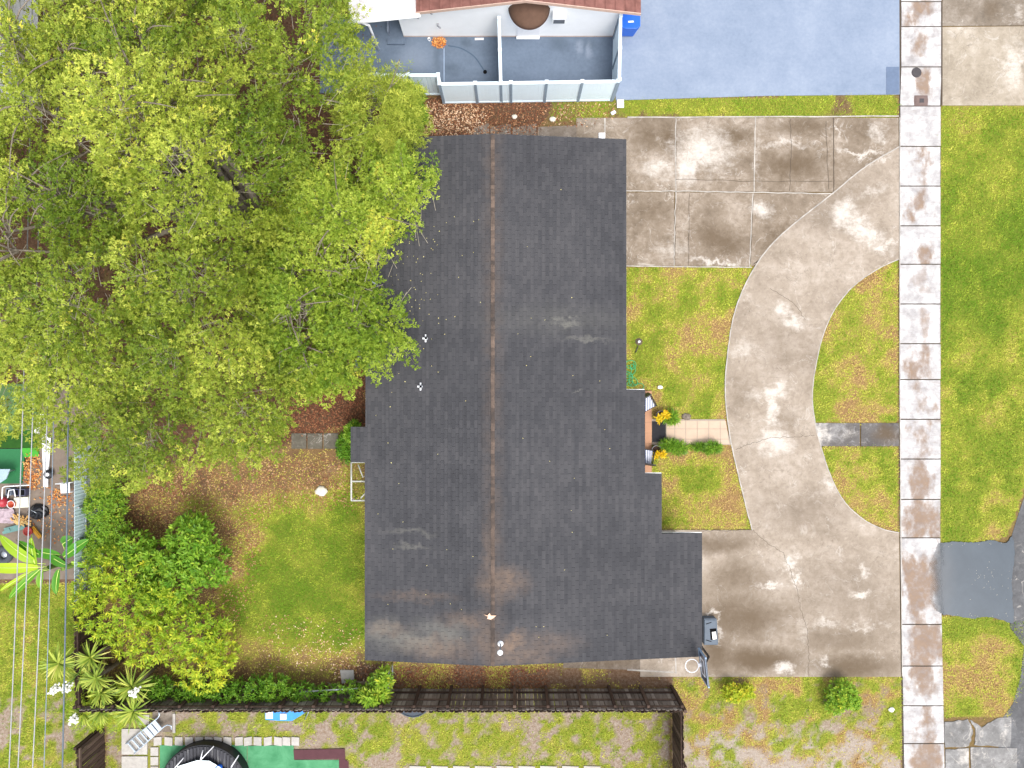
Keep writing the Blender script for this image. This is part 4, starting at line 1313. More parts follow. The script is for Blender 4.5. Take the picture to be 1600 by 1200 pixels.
# chain-link return at the house corner
x, y, _ = P(614, 1050)
cl = thing('gate_panel', 'narrow pale metal gate between house and timber fence', 'gate', (x, y, 0))
y0_, y1_ = P(0, 1036)[1], P(0, 1070)[1]
for zz in (.1, 1.1):
    link('rail', MB().tube([(x, y0_, zz), (x, y1_, zz)], .022, 6), m_steel, cl)
for yy in (y0_, y1_, (y0_ + y1_) / 2):
    link('stile', MB().tube([(x, yy, .02), (x, yy, 1.12)], .022, 6), m_steel, cl)
a_, b_ = P(470, 1081, 1.0), P(585, 1074, 1.0)
setp(link('loose_pipe', MB().tube([a_, ((a_[0] + b_[0]) / 2, (a_[1] + b_[1]) / 2, 1.0), b_], .03, 6), m_steel), 'long pale pipe lying along the hedge by the timber fence', 'pipe')

# ------------------------------------------------------------------ yard below the fence
m_slabw = concrete('pale_garden_slab', C(202, 196, 188), C(228, 222, 214), C(244, 240, 236), contrast=.8)
pv = thing('paved_corner', 'large pale slabs at the bottom below the yuccas', None, P(215, 1160), None, 'structure')
for q in ([(191, 1138), (231, 1138), (231, 1178), (191, 1178)], [(191, 1181), (231, 1181), (231, 1290), (191, 1290)], [(217, 1117), (234, 1116), (234, 1131), (217, 1132)]):
    link('slab', MB().prism(W(q), 0, .05), m_slabw, pv)
link('slab', MB().prism(W([(239, 1110), (274, 1110), (274, 1143), (239, 1143)]), 0, .04), m_side, pv)
link('kerb', MB().prism(W([(271, 1114), (275, 1114), (275, 1144), (271, 1144)]), .04, .07), m_slabw, pv)
rw = thing('stepping_stones', 'row of small square stepping stones beside the green mat', None, P(360, 1157), None, 'structure')
xs_ = [247, 264, 280, 296, 312, 327, 341, 356, 374, 388, 403, 419, 435, 448, 462]
for i, xx in enumerate(xs_):
    w_ = 6
    jy = random.uniform(-1, 1)
    link('stone', MB().prism(W([(xx - w_, 1151 + jy), (xx + w_, 1151 - jy), (xx + w_, 1164 - jy), (xx - w_, 1164 + jy)]), 0, .045 + random.uniform(0, .01)), m_slabw, rw)
for yy in (1174, 1189, 1204, 1219):
    link('stone', MB().prism(W([(236, yy - 7), (248, yy - 7), (248, yy + 6), (236, yy + 6)]), 0, .045), m_slabw, rw)
for i in range(9):
    xx = 640 + i * 34
    link('stone', MB().prism(W([(xx, 1196), (xx + 26, 1197), (xx + 26, 1210), (xx, 1210)]), 0, .045), m_slabw, rw)
m_gmat = M('faded_green_mat', .95, .1)
m_gmat.col(m_gmat.ramp(m_gmat.noise(1.5, 6, .7, .5), [(.3, K(.7, C(70, 138, 94))), (.7, K(.75, C(104, 170, 126)))]))
m_gmat.bump(m_gmat.noise(60, 3), .2, .01)
gmt = thing('green_mat', 'faded green outdoor mat in the yard below the fence', 'mat', P(390, 1185))
link('sheet', MB().prism(W([(250, 1164), (386, 1164), (386, 1290), (250, 1290)]), 0, .022), m_gmat.m, gmt)
link('sheet', MB().prism(W([(387, 1165), (459, 1164), (460, 1187), (530, 1187), (530, 1290), (387, 1290)]), 0, .026), m_gmat.m, gmt)
m_bmat = plain('dark_maroon_mat', C(84, 56, 60), .95, .1)
setp(link('maroon_mat', MB().prism(W([(459, 1171), (539, 1169), (540, 1187), (545, 1187), (545, 1290), (531, 1290), (530, 1185), (460, 1186)]), .026, .04), m_bmat), 'dark maroon mat edging the green outdoor mat', 'mat')
# round dark cover with pale cloth
cx, cy, _ = P(318, 1232, .5)
rt = thing('round_pool', 'round dark covered pool with white cloth and pale poles', 'pool', (cx, cy, 0))
R0 = 1.62
m_cov = M('black_ribbed_cover', .55, .4)
wv = m_cov.noise(2.2, 5, .7, .2, vec=m_cov.scale(m_cov.pos(), (4.5, .35, 1)))
m_cov.col(m_cov.ramp(wv, [(.35, C(34, 34, 40)), (.55, C(56, 56, 62)), (.7, C(118, 118, 116))]))
link('side_wall', MB().lathe((cx, cy, 0), [(R0, .0), (R0, .5)], 48), m_black, rt)
link('rim', MB().tube([(cx + R0 * math.cos(a), cy + R0 * math.sin(a), .5) for a in np.linspace(0, 2 * math.pi, 60)], .035, 6, False), m_black, rt)
cvr = link('cover', MB().lathe((cx, cy, .5), [(R0 - .03, -.01), (R0 * .6, .0), (0, .01)], 48, False), m_cov.m, rt)
for k in range(26):
    xx = -R0 + (k + .5) * 2 * R0 / 26
    hl = math.sqrt(max(R0 * R0 - xx * xx, 0)) - .05
    link('slat', MB().obox((cx + xx, cy, .518), (.10, hl * 2, .022), 0), m_cov.m, cvr)
m_cloth = plain('white_cloth', C(226, 238, 240), .8, .2)
x0_, y0_, _ = P(315, 1188, .7)
link('cloth', MB().add([(x0_ - .95, y0_ - .28, .60), (x0_ - .15, y0_ + .02, .74), (x0_ + .3, y0_ + .0, .74), (x0_ + 1.0, y0_ - .5, .60), (x0_ + .8, y0_ - 1.6, .62), (x0_ - .9, y0_ - 1.4, .60)], [(0, 5, 4, 3, 2, 1)]), m_cloth, rt)
for a_, b_ in (((313, 1188), (334, 1166)), ((313, 1188), (317, 1172)), ((273, 1200), (287, 1184)), ((361, 1199), (373, 1180))):
    link('support_rod', MB().tube([P(*a_, .76), P(*b_, .62)], .02, 6), m_white, rt)
bb_ = P(343, 1199, .6)
link('blue_bucket', MB().lathe((bb_[0], bb_[1], .52), [(.09, 0), (.12, .2), (.1, .2), (.07, .04)], 14), m_bin, rt)
# silver pool ladder lying on the slabs
m_alu = plain('dull_aluminium', C(182, 194, 208), .4, .5, .4)
A_, B_ = Vector(P(203, 1170, .12)), Vector(P(252, 1128, .30))
ld_ = thing('pool_ladder', 'silver ladder with curled handrails lying on the pale slabs', 'ladder', ((A_.x + B_.x) / 2, (A_.y + B_.y) / 2, 0))
u = (B_ - A_).normalized()
q_ = Vector((-u.y, u.x, 0)).normalized()
Ln = (B_ - A_).length
for s_ in (-1, 1):
    hook = [A_ + q_ * s_ * .24, A_ + u * Ln * .5 + q_ * s_ * .22, B_ + q_ * s_ * .2, B_ + u * .16 + q_ * s_ * .24 + Vector((0, 0, .05)), B_ + u * .22 + q_ * s_ * .36 + Vector((0, 0, .02)), B_ + u * .12 + q_ * s_ * .46]
    link('rail', MB().tube(hook, .026, 8), m_alu, ld_)
for k in range(7):
    c_ = A_ + u * Ln * (.06 + .135 * k)
    link('rung', MB().obox(c_ + Vector((0, 0, .01)), (.045 if k < 4 else .17, .44, .04), math.atan2(u.y, u.x)), m_alu, ld_)
# blue pool float/slide against the fence
x, y, _ = P(446, 1117, .35)
m_bl = plain('bright_blue_plastic', C(48, 134, 210), .4, .4)
bs = thing('blue_tub', 'bright blue plastic tub pushed against the timber fence', 'tub', (x, y, 0))
link('shell', MB().prism([P(413, 1104, .4)[:2], P(478, 1104, .4)[:2], P(478, 1113, .4)[:2], P(456, 1127, .4)[:2], P(440, 1127, .4)[:2], P(414, 1125, .4)[:2]], .02, .4), m_bl, bs, bevel=.03)
x1_, y1_, _ = P(421, 1117, .4)
link('white_panel', MB().box(x1_ - .13, x1_ + .13, y1_ - .13, y1_ + .15, .40, .425), m_white, bs)
x1_, y1_, _ = P(443, 1119, .4)
link('grey_panel', MB().box(x1_ - .12, x1_ + .12, y1_ - .12, y1_ + .1, .40, .43), plain('light_grey_plastic', C(206, 206, 210), .5, .3), bs)
link('leg', MB().tube([P(477, 1124, .05), P(485, 1106, .5)], .02, 6), m_steel, bs)
x, y, _ = P(645, 1092, .3)
tb = thing('dark_basin', 'dark blue grey oval basin behind the timber fence', 'basin', (x, y, 0))
ov = [P(615 + 60 * t, 1095 + 25 * math.sin(math.pi * t) ** .55, .3)[:2] for t in np.linspace(0.02, .98, 16)]
link('shell', MB().prism([P(616, 1095, .3)[:2]] + ov + [P(674, 1095, .3)[:2]], 0, .3), plain('dark_slate_plastic', C(52, 62, 74), .5, .3), tb, bevel=.03)
link('rim', MB().tube([(p[0], p[1], .305) for p in ov], .025, 6), plain('slate_rim', C(66, 76, 88), .5, .3), tb)

# ------------------------------------------------------------------ small things on the lawns
def rock(name, px, py, r, mat, label, cat, seed=0, z=.04):
    x, y, _ = P(px, py)
    r2 = np.random.default_rng(seed)
    n, m_ = 10, 6
    vs, fs = [], []
    for i in range(m_ + 1):
        ph = -math.pi / 2 + math.pi * i / m_
        for k in range(n):
            a = 2 * math.pi * k / n
            j = r * (1 + .22 * (r2.random() - .5) * 2)
            vs.append((x + j * 1.15 * math.cos(ph) * math.cos(a), y + j * .85 * math.cos(ph) * math.sin(a), z + j * .55 * math.sin(ph)))
    for i in range(m_):
        for k in range(n):
            fs.append((i * n + k, i * n + (k + 1) % n, (i + 1) * n + (k + 1) % n, (i + 1) * n + k))
    return setp(link(name, MB().add(vs, fs, True), mat), label, cat)


m_rock = plain('pale_limestone', C(214, 208, 192), .9, .2, var=.15, scale=8)
rock('pale_rock', 503, 767, .22, m_rock, 'pale rock lying on the brown back lawn', 'rock', 3)
rock('white_ball', 1392, 1108, .10, m_white, 'small white ball on the grass by the sidewalk', 'ball', 4)
rock('pale_stone', 1031, 605, .09, m_white, 'small white stone on the lawn near the porch', 'stone', 5)
rock('grey_stone', 1070, 706, .10, m_side, 'grey stone among the plants below the tiled path', 'stone', 6)
rock('grey_stone', 1072, 651, .17, m_side, 'flat grey stone beside the upper edge of the tiled path', 'stone', 7, .0)
rock('pale_stone', 804, 183, .10, m_rock, 'pale stone on the leaf litter above the roof ridge', 'stone', 9)
rock('pale_stone', 863, 187, .12, m_rock, 'pale stone on the litter strip near the concrete', 'stone', 10)
x, y, _ = P(542, 1056)
setp(link('roof_tile', MB().prism(W([(532, 1046), (553, 1046), (554, 1060), (535, 1067)]), .03, .08), m_slabw), 'pale broken slab leaning in the litter by the hedge', 'slab')
ss = thing('step_slabs', 'three mossy square slabs set in the back lawn', None, P(492, 689), None, 'structure')
m_moss = concrete('mossy_slab_concrete', C(92, 88, 74), C(122, 116, 102), C(150, 144, 132), contrast=.9)
for xx in (456, 481, 506):
    link('slab', MB().prism(W([(xx, 677), (xx + 23, 677), (xx + 23, 701), (xx, 701)]), 0, .05), m_moss, ss)
sp1 = thing('sprinkler', 'small grey sprinkler head in bare soil of the front lawn', 'sprinkler', P(998, 534))
x, y, _ = P(998, 534)
link('head', MB().lathe((x, y, 0), [(.05, 0), (.05, .1), (.03, .12), (0, .12)], 12), m_pvc, sp1)
link('collar', MB().lathe((x, y, 0), [(.15, .0), (.13, .025), (.06, .04)], 9), plain('grey_earth', C(92, 80, 70), .9, .1), sp1)
link('stake', MB().tube([P(997, 541, .06), P(993, 551, .03)], .02, 6), m_iron, sp1)
# bin under the tree by the back wall
x, y, _ = P(566, 566, .8)
gb = thing('garden_bin', 'blue grey bin half hidden by the tree at the back eave', 'bin', (x, y, 0))
link('body', MB().lathe((x, y, 0), [(.2, .02), (.26, .8), (.24, .8), (.18, .1)], 18), plain('blue_grey_plastic', C(92, 122, 140), .5, .3), gb)
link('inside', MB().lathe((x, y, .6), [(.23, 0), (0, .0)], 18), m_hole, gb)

# ------------------------------------------------------------------ junk yard on the left
m_green = M('dark_green_floor', .85, .2)
m_green.col(m_green.ramp(m_green.noise(2, 5, .7), [(.3, C(30, 66, 20)), (.7, C(48, 92, 32))]))
gfl = thing('green_floor', 'dark green painted floor in the left yard', None, P(30, 690), None, 'structure')
link('slab', MB().prism(W([(-200, 600), (62, 600), (62, 672), (-200, 672)]), 0, .05), plain('moss_green_floor', C(84, 112, 70), .85, .2), gfl)
link('slab', MB().prism(W([(-200, 673), (62, 671), (62, 700), (-200, 700)]), 0, .045), m_green.m, gfl)
tp_ = thing('green_tarp', 'bright green tarp spread below the dark green floor', 'tarp', P(20, 725, 0))
m_tarp = plain('green_tarp_plastic', K(.6, C(52, 134, 82)), .5, .3)
link('sheet', MB().prism(W([(-120, 701), (38, 701), (40, 720), (36, 755), (-120, 756)]), .02, .07), m_tarp, tp_)
link('sheet', MB().prism(W([(35, 700), (62, 699), (62, 713), (40, 714)]), .03, .08), plain('grass_green_plastic', C(64, 150, 44), .5, .3), tp_)
m_grime = plain('trodden_grey_soil', C(120, 108, 98), .95, .1, var=.2, scale=4)
yd = link('yard_floor', MB().prism(W([(-200, 735), (40, 735), (62, 712), (62, 600), (158, 600), (158, 905), (-200, 905)]), -.03, .02), m_grime)
setp(yd, 'trodden grey floor of the cluttered left yard', None, None, 'structure')
for k, (px, py, L, w_, rz, lab) in enumerate(((68, 695, 2.2, .16, 1.62, 'long white plastic board lying beside the green floor'), (75, 715, 1.6, .14, 1.5, 'white plastic board with dark straps next to the green floor'), (73, 742, .9, .18, 1.57, 'short white board at the foot of the board pile'), (64, 662, .8, .2, 1.3, 'white board poking out from under the tree'))):
    x, y, _ = P(px, py, .1)
    o = thing('white_board', lab, 'board', (x, y, .03), 'white boards in the left yard')
    link('plank', MB().obox((x, y, .06 + .05 * k), (L, w_, .04), rz), m_white, o, bevel=.01)
    link('rib', MB().obox((x, y, .085 + .05 * k), (L * .96, .03, .02), rz), m_pvc, o)
x, y, _ = P(102, 762, .4)
wc = thing('white_chair', 'white plastic chair standing beside the pale metal fence', 'chair', (x, y, .02))
link('seat', MB().obox((x, y, .4), (.34, .4, .03), .05), m_white, wc)
for k in range(4):
    link('back_slat', MB().obox((x - .12 + k * .08, y + .19, .6), (.045, .03, .36), .05), m_white, wc)
for a, b in ((-.15, -.18), (.15, -.18), (-.15, .18), (.15, .18)):
    link('leg', MB().tube([(x + a, y + b, .02), (x + a, y + b, .4)], .02, 6), m_white, wc)
x, y, _ = P(56, 800, .2)
bgp = thing('black_bag', 'crumpled black bag lying on the left yard floor', 'bag', (x, y, .02))
r2 = np.random.default_rng(5)
vs, fs = [], []
for i in range(7):
    ph = math.pi / 2 * i / 6
    for k in range(14):
        a = 2 * math.pi * k / 14
        j = 1 + .25 * (r2.random() - .5)
        vs.append((x + .38 * j * math.cos(ph) * math.cos(a), y + .30 * j * math.cos(ph) * math.sin(a), .02 + .3 * j * math.sin(ph)))
for i in range(6):
    for k in range(14):
        fs.append((i * 14 + k, i * 14 + (k + 1) % 14, (i + 1) * 14 + (k + 1) % 14, (i + 1) * 14 + k))
link('sack', MB().add(vs, fs), plain('black_vinyl', C(22, 24, 30), .4, .4), bgp)
link('strap', MB().tube([(x - .1, y + .1, .34), (x + .12, y - .02, .33)], .012, 5), m_steel, bgp)
x, y, _ = P(25, 772, .3)
tr_ = thing('metal_trolley', 'white tubular trolley holding dark crates in the left yard', 'trolley', (x, y, .02))
link('bar', MB().tube([P(3, 780, .5), P(4, 762, .5), P(8, 760, .5), P(46, 758, .5)], .02, 8), m_white, tr_)
link('bar', MB().tube([P(12, 778, .4), P(14, 766, .4), P(22, 765, .4), P(24, 776, .4)], .02, 8), m_white, tr_)
for k, q in enumerate(((16, 768), (28, 769), (38, 769))):
    c_ = P(*q, .25)
    link('crate', MB().obox((c_[0], c_[1], .2), (.2, .26, .3), 0), plain('navy_crate_' + 'abc'[k], [C(120, 130, 146), C(56, 58, 84), C(72, 74, 96)][k], .6, .3), tr_)
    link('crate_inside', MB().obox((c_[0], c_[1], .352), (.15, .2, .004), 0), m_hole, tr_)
link('tray', MB().obox((P(34, 785, .1)[0], P(34, 785, .1)[1], .1), (.55, .4, .06), .05), plain('cream_board', C(206, 204, 188), .7, .2), tr_)
for (px, py, c, lab, nm, rr_) in ((5, 784, K(.6, C(204, 62, 74)), 'red plastic ball at the left edge of the yard', 'red_ball', .2), (18, 788, K(.7, C(196, 78, 44)), 'orange red tub beside the red ball', 'orange_tub', .15), (44, 830, K(.6, C(200, 70, 62)), 'red plastic bowl near the banana plant', 'red_bowl', .17)):
    x, y, _ = P(px, py, .2)
    o = thing(nm, lab, 'ball' if 'ball' in nm else 'tub', (x, y, .02))
    if 'ball' in nm:
        link('skin', MB().lathe((x, y, .02), [(rr_ * math.cos(t), rr_ + rr_ * math.sin(t)) for t in np.linspace(-1.5, 1.55, 10)], 16), plain(nm + '_plastic', c, .4, .4), o)
    else:
        link('bowl', MB().lathe((x, y, .02), [(rr_ * .7, 0), (rr_, .22), (rr_ * .92, .22), (rr_ * .6, .04), (0, .04)], 16), plain(nm + '_plastic', c, .4, .4), o)
    link('ring', MB().tube([(x + rr_ * .95 * math.cos(a), y + rr_ * .95 * math.sin(a), .24) for a in np.linspace(0, 6.283, 20)], .014, 5, False), m_pvc if 'tub' in nm else plain(nm + '_ring', c, .4, .4), o)
x, y, _ = P(3, 868, .25)
ty = thing('old_tyre', 'grey tyre stacked at the left edge beside banana leaves', 'tyre', (x, y, .02))
link('tread', MB().tube([(x + .24 * math.cos(a), y + .24 * math.sin(a), .14) for a in np.linspace(0, 6.283, 28)], .11, 10, False), plain('grey_rubber', C(70, 74, 80), .8, .2), ty)
link('hub', MB().lathe((x, y, .1), [(.14, 0), (.05, .04), (0, .04)], 16), m_steel, ty)
x, y, _ = P(-2, 745, .7)
gtb = thing('grey_table', 'corner of a pale grey table over the green tarp', 'table', (x - .4, y, .02))
link('top', MB().prism([P(-40, 733, .7)[:2], P(16, 733, .7)[:2], P(10, 748, .7)[:2], P(-2, 756, .7)[:2], P(-40, 757, .7)[:2]], .68, .72), plain('pale_grey_laminate', C(150, 170, 184), .5, .3), gtb)
for q in ((-36, 736), (8, 737), (-36, 754)):
    c_ = P(*q, .6)
    link('leg', MB().tube([(c_[0], c_[1], .02), (c_[0], c_[1], .69)], .025, 6), m_steel, gtb)
x, y, _ = P(68, 741, .2)
fan = thing('floor_fan', 'black and white floor fan lying beside the white boards', 'fan', (x + .2, y, .02))
link('guard', MB().lathe((x + .2, y, .2), [(.17, 0), (.17, .06), (.06, .09), (0, .09)], 18), m_black, fan)
link('hub', MB().lathe((x + .2, y, .29), [(.07, 0), (.06, .03), (0, .03)], 14), m_white, fan)
x, y, _ = P(8, 806, .1)
rg = thing('crumpled_cloth', 'crumpled mauve grey cloth at the left edge of the yard', 'cloth', (x, y, .02))
r2 = np.random.default_rng(15)
n = 12
vs = [(x + (i / n - .5) * .7, y + (j / n - .5) * .55, .06 + .14 * float(r2.random())) for j in range(n + 1) for i in range(n + 1)]
o = link('folds', MB().add(vs, [(j * (n + 1) + i, j * (n + 1) + i + 1, (j + 1) * (n + 1) + i + 1, (j + 1) * (n + 1) + i) for j in range(n) for i in range(n)], True), plain('mauve_cloth', C(168, 152, 160), .9, .1), rg)
x, y, _ = P(22, 826, .15)
setp(link('teal_board', MB().obox((x, y, .1), (.8, .22, .04), .25).obox((x - .3, y - .1, .13), (.3, .1, .05), .5), plain('pale_teal_plastic', K(.6, C(122, 166, 162)), .5, .3)), 'pale teal board under the cut wood pile', 'board')
x, y, _ = P(56, 832, .15)
setp(link('yellow_board', MB().obox((x, y, .12), (.5, .16, .05), -.9).obox((x + .02, y, .15), (.4, .05, .03), -.9), plain('amber_plastic', K(.7, C(216, 158, 44)), .5, .3)), 'amber yellow plastic board by the banana leaves', 'board')
x, y, _ = P(31, 814, .2)
wp = thing('wood_pile', 'heap of pale cut wood offcuts in the left yard', 'wood pile', (x, y, .02))
m_off = plain('pale_cut_wood', K(.75, C(226, 190, 128)), .8, .2, var=.15)
m_off2 = plain('tan_cut_wood', C(204, 156, 96), .8, .2, var=.15)
for k in range(46):
    a = random.uniform(0, 6.283)
    r_ = random.uniform(0, .36)
    link('offcut', MB().obox((x + r_ * math.cos(a), y + r_ * .8 * math.sin(a), .1 + .2 * (1 - r_ / .4) + random.uniform(0, .05)), (random.uniform(.12, .24), .045, .03), a + random.uniform(-.7, .7), 0, random.uniform(-.3, .3)), m_off if k % 3 else m_off2, wp)

# ------------------------------------------------------------------ cables overhead
cab = [((46, 500), (27, 640), (10, 1200), 6.0, 'pale', 'leftmost of the five overhead cables'), ((62, 500), (43, 640), (24, 1200), 6.0, 'pale', 'second overhead cable from the picture edge'), ((84, 500), (66, 640), (47, 1200), 6.0, 'pale', 'third and middle one of the five overhead cables'),
       ((82, 500), (76, 640), (65, 1200), 5.6, 'grey', 'thin grey fourth overhead cable'), ((104, 500), (99, 640), (94, 1200), 5.4, 'dark', 'thick dark cable nearest the fence, last of the five')]
cmats = {'pale': plain('pale_wire', C(150, 150, 154), .4, .4), 'grey': plain('grey_wire', C(120, 132, 146), .5, .4), 'dark': plain('dark_wire', C(84, 96, 108), .5, .4)}
for (a, b, c, z, k, lab) in cab:
    pb_, pc_ = P(*b, z), P(*c, z)
    dx = (pc_[0] - pb_[0]) / (pc_[1] - pb_[1])
    pts = []
    for t in np.linspace(0, 1, 30):
        yy = 34 - 68 * t
        pts.append((pb_[0] + dx * (yy - pb_[1]), yy, z + 1.1 * (2 * t - 1) ** 2 - .25))
    setp(link('overhead_cable', MB().tube(pts, .024 if k == 'dark' else .017 if k == 'pale' else .013, 6), cmats[k]), lab, 'cable', 'overhead cables')

# pale flat-roofed shed glimpsed through the tree
x0_, y0_, _ = P(-200, 130, 2.3)
x1_, y1_, _ = P(2, -60, 2.3)
shd = thing('shed', 'white flat-roofed shed glimpsed through the tree at the corner', 'shed', ((x0_ + x1_) / 2, (y0_ + y1_) / 2, 0))
link('wall', MB().box(x0_ + .2, x1_ - .2, y0_ + .2, y1_ - .2, 0, 2.2), m_nwall, shd)
link('roof', MB().box(x0_, x1_, y0_, y1_, 2.21, 2.32), m_flat.m, shd)
link('gutter', MB().tube([(x1_ + .05, y0_, 2.25), (x1_ + .05, y1_, 2.25)], .06, 8), m_nwall, shd)


# ------------------------------------------------------------------ foliage builders
def norm(a):
    return a / np.maximum(np.linalg.norm(a, axis=1, keepdims=True), 1e-9)


def leaves(name, c, d_, n_, L, Wd, tone, mat, parent, fold=0.0):
    """rhombic leaves from base c along d_, lying across normal n_"""
    d_ = norm(d_)
    s_ = norm(np.cross(n_, d_))
    up = norm(np.cross(d_, s_))
    L = np.broadcast_to(L, len(c))[:, None]
    Wd = np.broadcast_to(Wd, len(c))[:, None]
    a = c
    b = c + d_ * L * .45 + s_ * Wd / 2 + up * fold * Wd
    t = c + d_ * L
    e = c + d_ * L * .45 - s_ * Wd / 2 + up * fold * Wd
    V = np.stack([a, e, t, b], 1).reshape(-1, 3)
    F = np.arange(len(V)).reshape(-1, 4)
    return link(name, mesh_np(name, V, F, {'tone': ('FLOAT', np.repeat(np.clip(tone, 0, 1), 4))}), mat, parent)


def sprays(cen, axis, per, length, spread, leaf_l, leaf_w, tone, r, droop=0.25, ntuft=8):
    """feathery sprays: ntuft leaf tufts along each axis, per leaves in all; returns arrays for leaves()"""
    n = len(cen)
    axis = norm(axis)
    lp = per // ntuft
    upv = np.tile(np.array([[0, 0, 1.0]]), (n, 1)) + r.normal(0, .35, (n, 3))
    side = norm(np.cross(upv, axis))
    nn = norm(np.cross(axis, side))
    t = (np.arange(ntuft)[None] + r.random((n, ntuft))) / ntuft
    sg = np.where((np.arange(ntuft)[None] + r.integers(0, 2, (n, 1))) % 2 == 0, -1.0, 1.0)
    ln = np.broadcast_to(length, n)[:, None]
    reach = spread * ln * (1.08 - t) * r.uniform(.45, 1.0, (n, ntuft))
    fwd = t * ln + reach * .5
    lift = r.normal(0, .06, (n, ntuft)) - droop * t ** 2 * ln * .4
    tc = cen[:, None] + axis[:, None] * fwd[..., None] + side[:, None] * (sg * reach)[..., None] + nn[:, None] * lift[..., None]
    td = axis[:, None] * .75 + side[:, None] * (sg * .7)[..., None] + np.array([0, 0, .25]) + r.normal(0, .2, (n, ntuft, 3))
    td = td / np.linalg.norm(td, axis=2, keepdims=True)
    tside = np.cross(td, np.array([0, 0, 1.0]) + r.normal(0, .3, (n, ntuft, 3)))
    tside = tside / np.maximum(np.linalg.norm(tside, axis=2, keepdims=True), 1e-6)
    tup = np.cross(tside, td)
    q = np.linspace(-1, 1, lp)[None, None] + r.normal(0, .18, (n, ntuft, lp))
    dirs = td[:, :, None] * np.cos(q * 1.5)[..., None] + tside[:, :, None] * np.sin(q * 1.5)[..., None] + tup[:, :, None] * r.normal(.12, .3, (n, ntuft, lp))[..., None]
    pos = tc[:, :, None] + td[:, :, None] * (r.uniform(-.06, .07, (n, ntuft, lp)))[..., None]
    nrm_ = tup[:, :, None] + r.normal(0, .35, (n, ntuft, lp, 3))
    tn = (tone[:, None] + r.normal(0, .06, (n, ntuft)))[:, :, None] + r.normal(0, .05, (n, ntuft, lp))
    ll = leaf_l * r.uniform(.65, 1.25, (n, ntuft, lp))
    lw = leaf_w * r.uniform(.8, 1.2, (n, ntuft, lp))
    f = lambda a: a.reshape(-1, a.shape[-1])
    return f(pos), f(dirs), f(nrm_), ll.ravel(), lw.ravel(), tn.ravel()


def branch_tubes(mb, root, ends, r0, r):
    for e in ends:
        root_v, e_v = Vector(root), Vector(e)
        m1 = root_v.lerp(e_v, .35) + Vector((r.normal(0, .35), r.normal(0, .35), abs(e_v.z - root_v.z) * .18))
        m2 = root_v.lerp(e_v, .7) + Vector((r.normal(0, .3), r.normal(0, .3), .2))
        pts = crv([tuple(root_v), tuple(m1), tuple(m2), tuple(e_v)], 4)
        mb.tube(pts, [r0 * (1 - .85 * i / (len(pts) - 1)) for i in range(len(pts))], 6, False)


bark = M('grey_brown_bark', .9, .15)
bn_ = bark.noise(3, 7, .7, .6, vec=bark.scale(bark.pos(), (3, 3, .8)))
bark.col(bark.ramp(bn_, [(.3, C(84, 76, 66)), (.7, C(140, 130, 116))]))
bark.bump(bn_, .6, .02)
m_bark = bark.m
m_twig = plain('pale_grey_twig', C(150, 142, 126), .9, .15, var=.2)

OLIVE = [(0.0, C(58, 86, 24)), (0.3, C(102, 126, 38)), (0.55, C(142, 158, 54)), (0.8, C(194, 202, 86)), (1.0, C(226, 216, 88))]
BRIGHT = [(0.0, C(58, 90, 24)), (0.3, C(102, 132, 38)), (0.55, C(142, 164, 54)), (0.8, C(184, 198, 80)), (1.0, C(222, 212, 84))]
m_olive = leafmat('olive_leaf', OLIVE, .28, .42)
m_bright = leafmat('bright_green_leaf', BRIGHT, .28, .42)


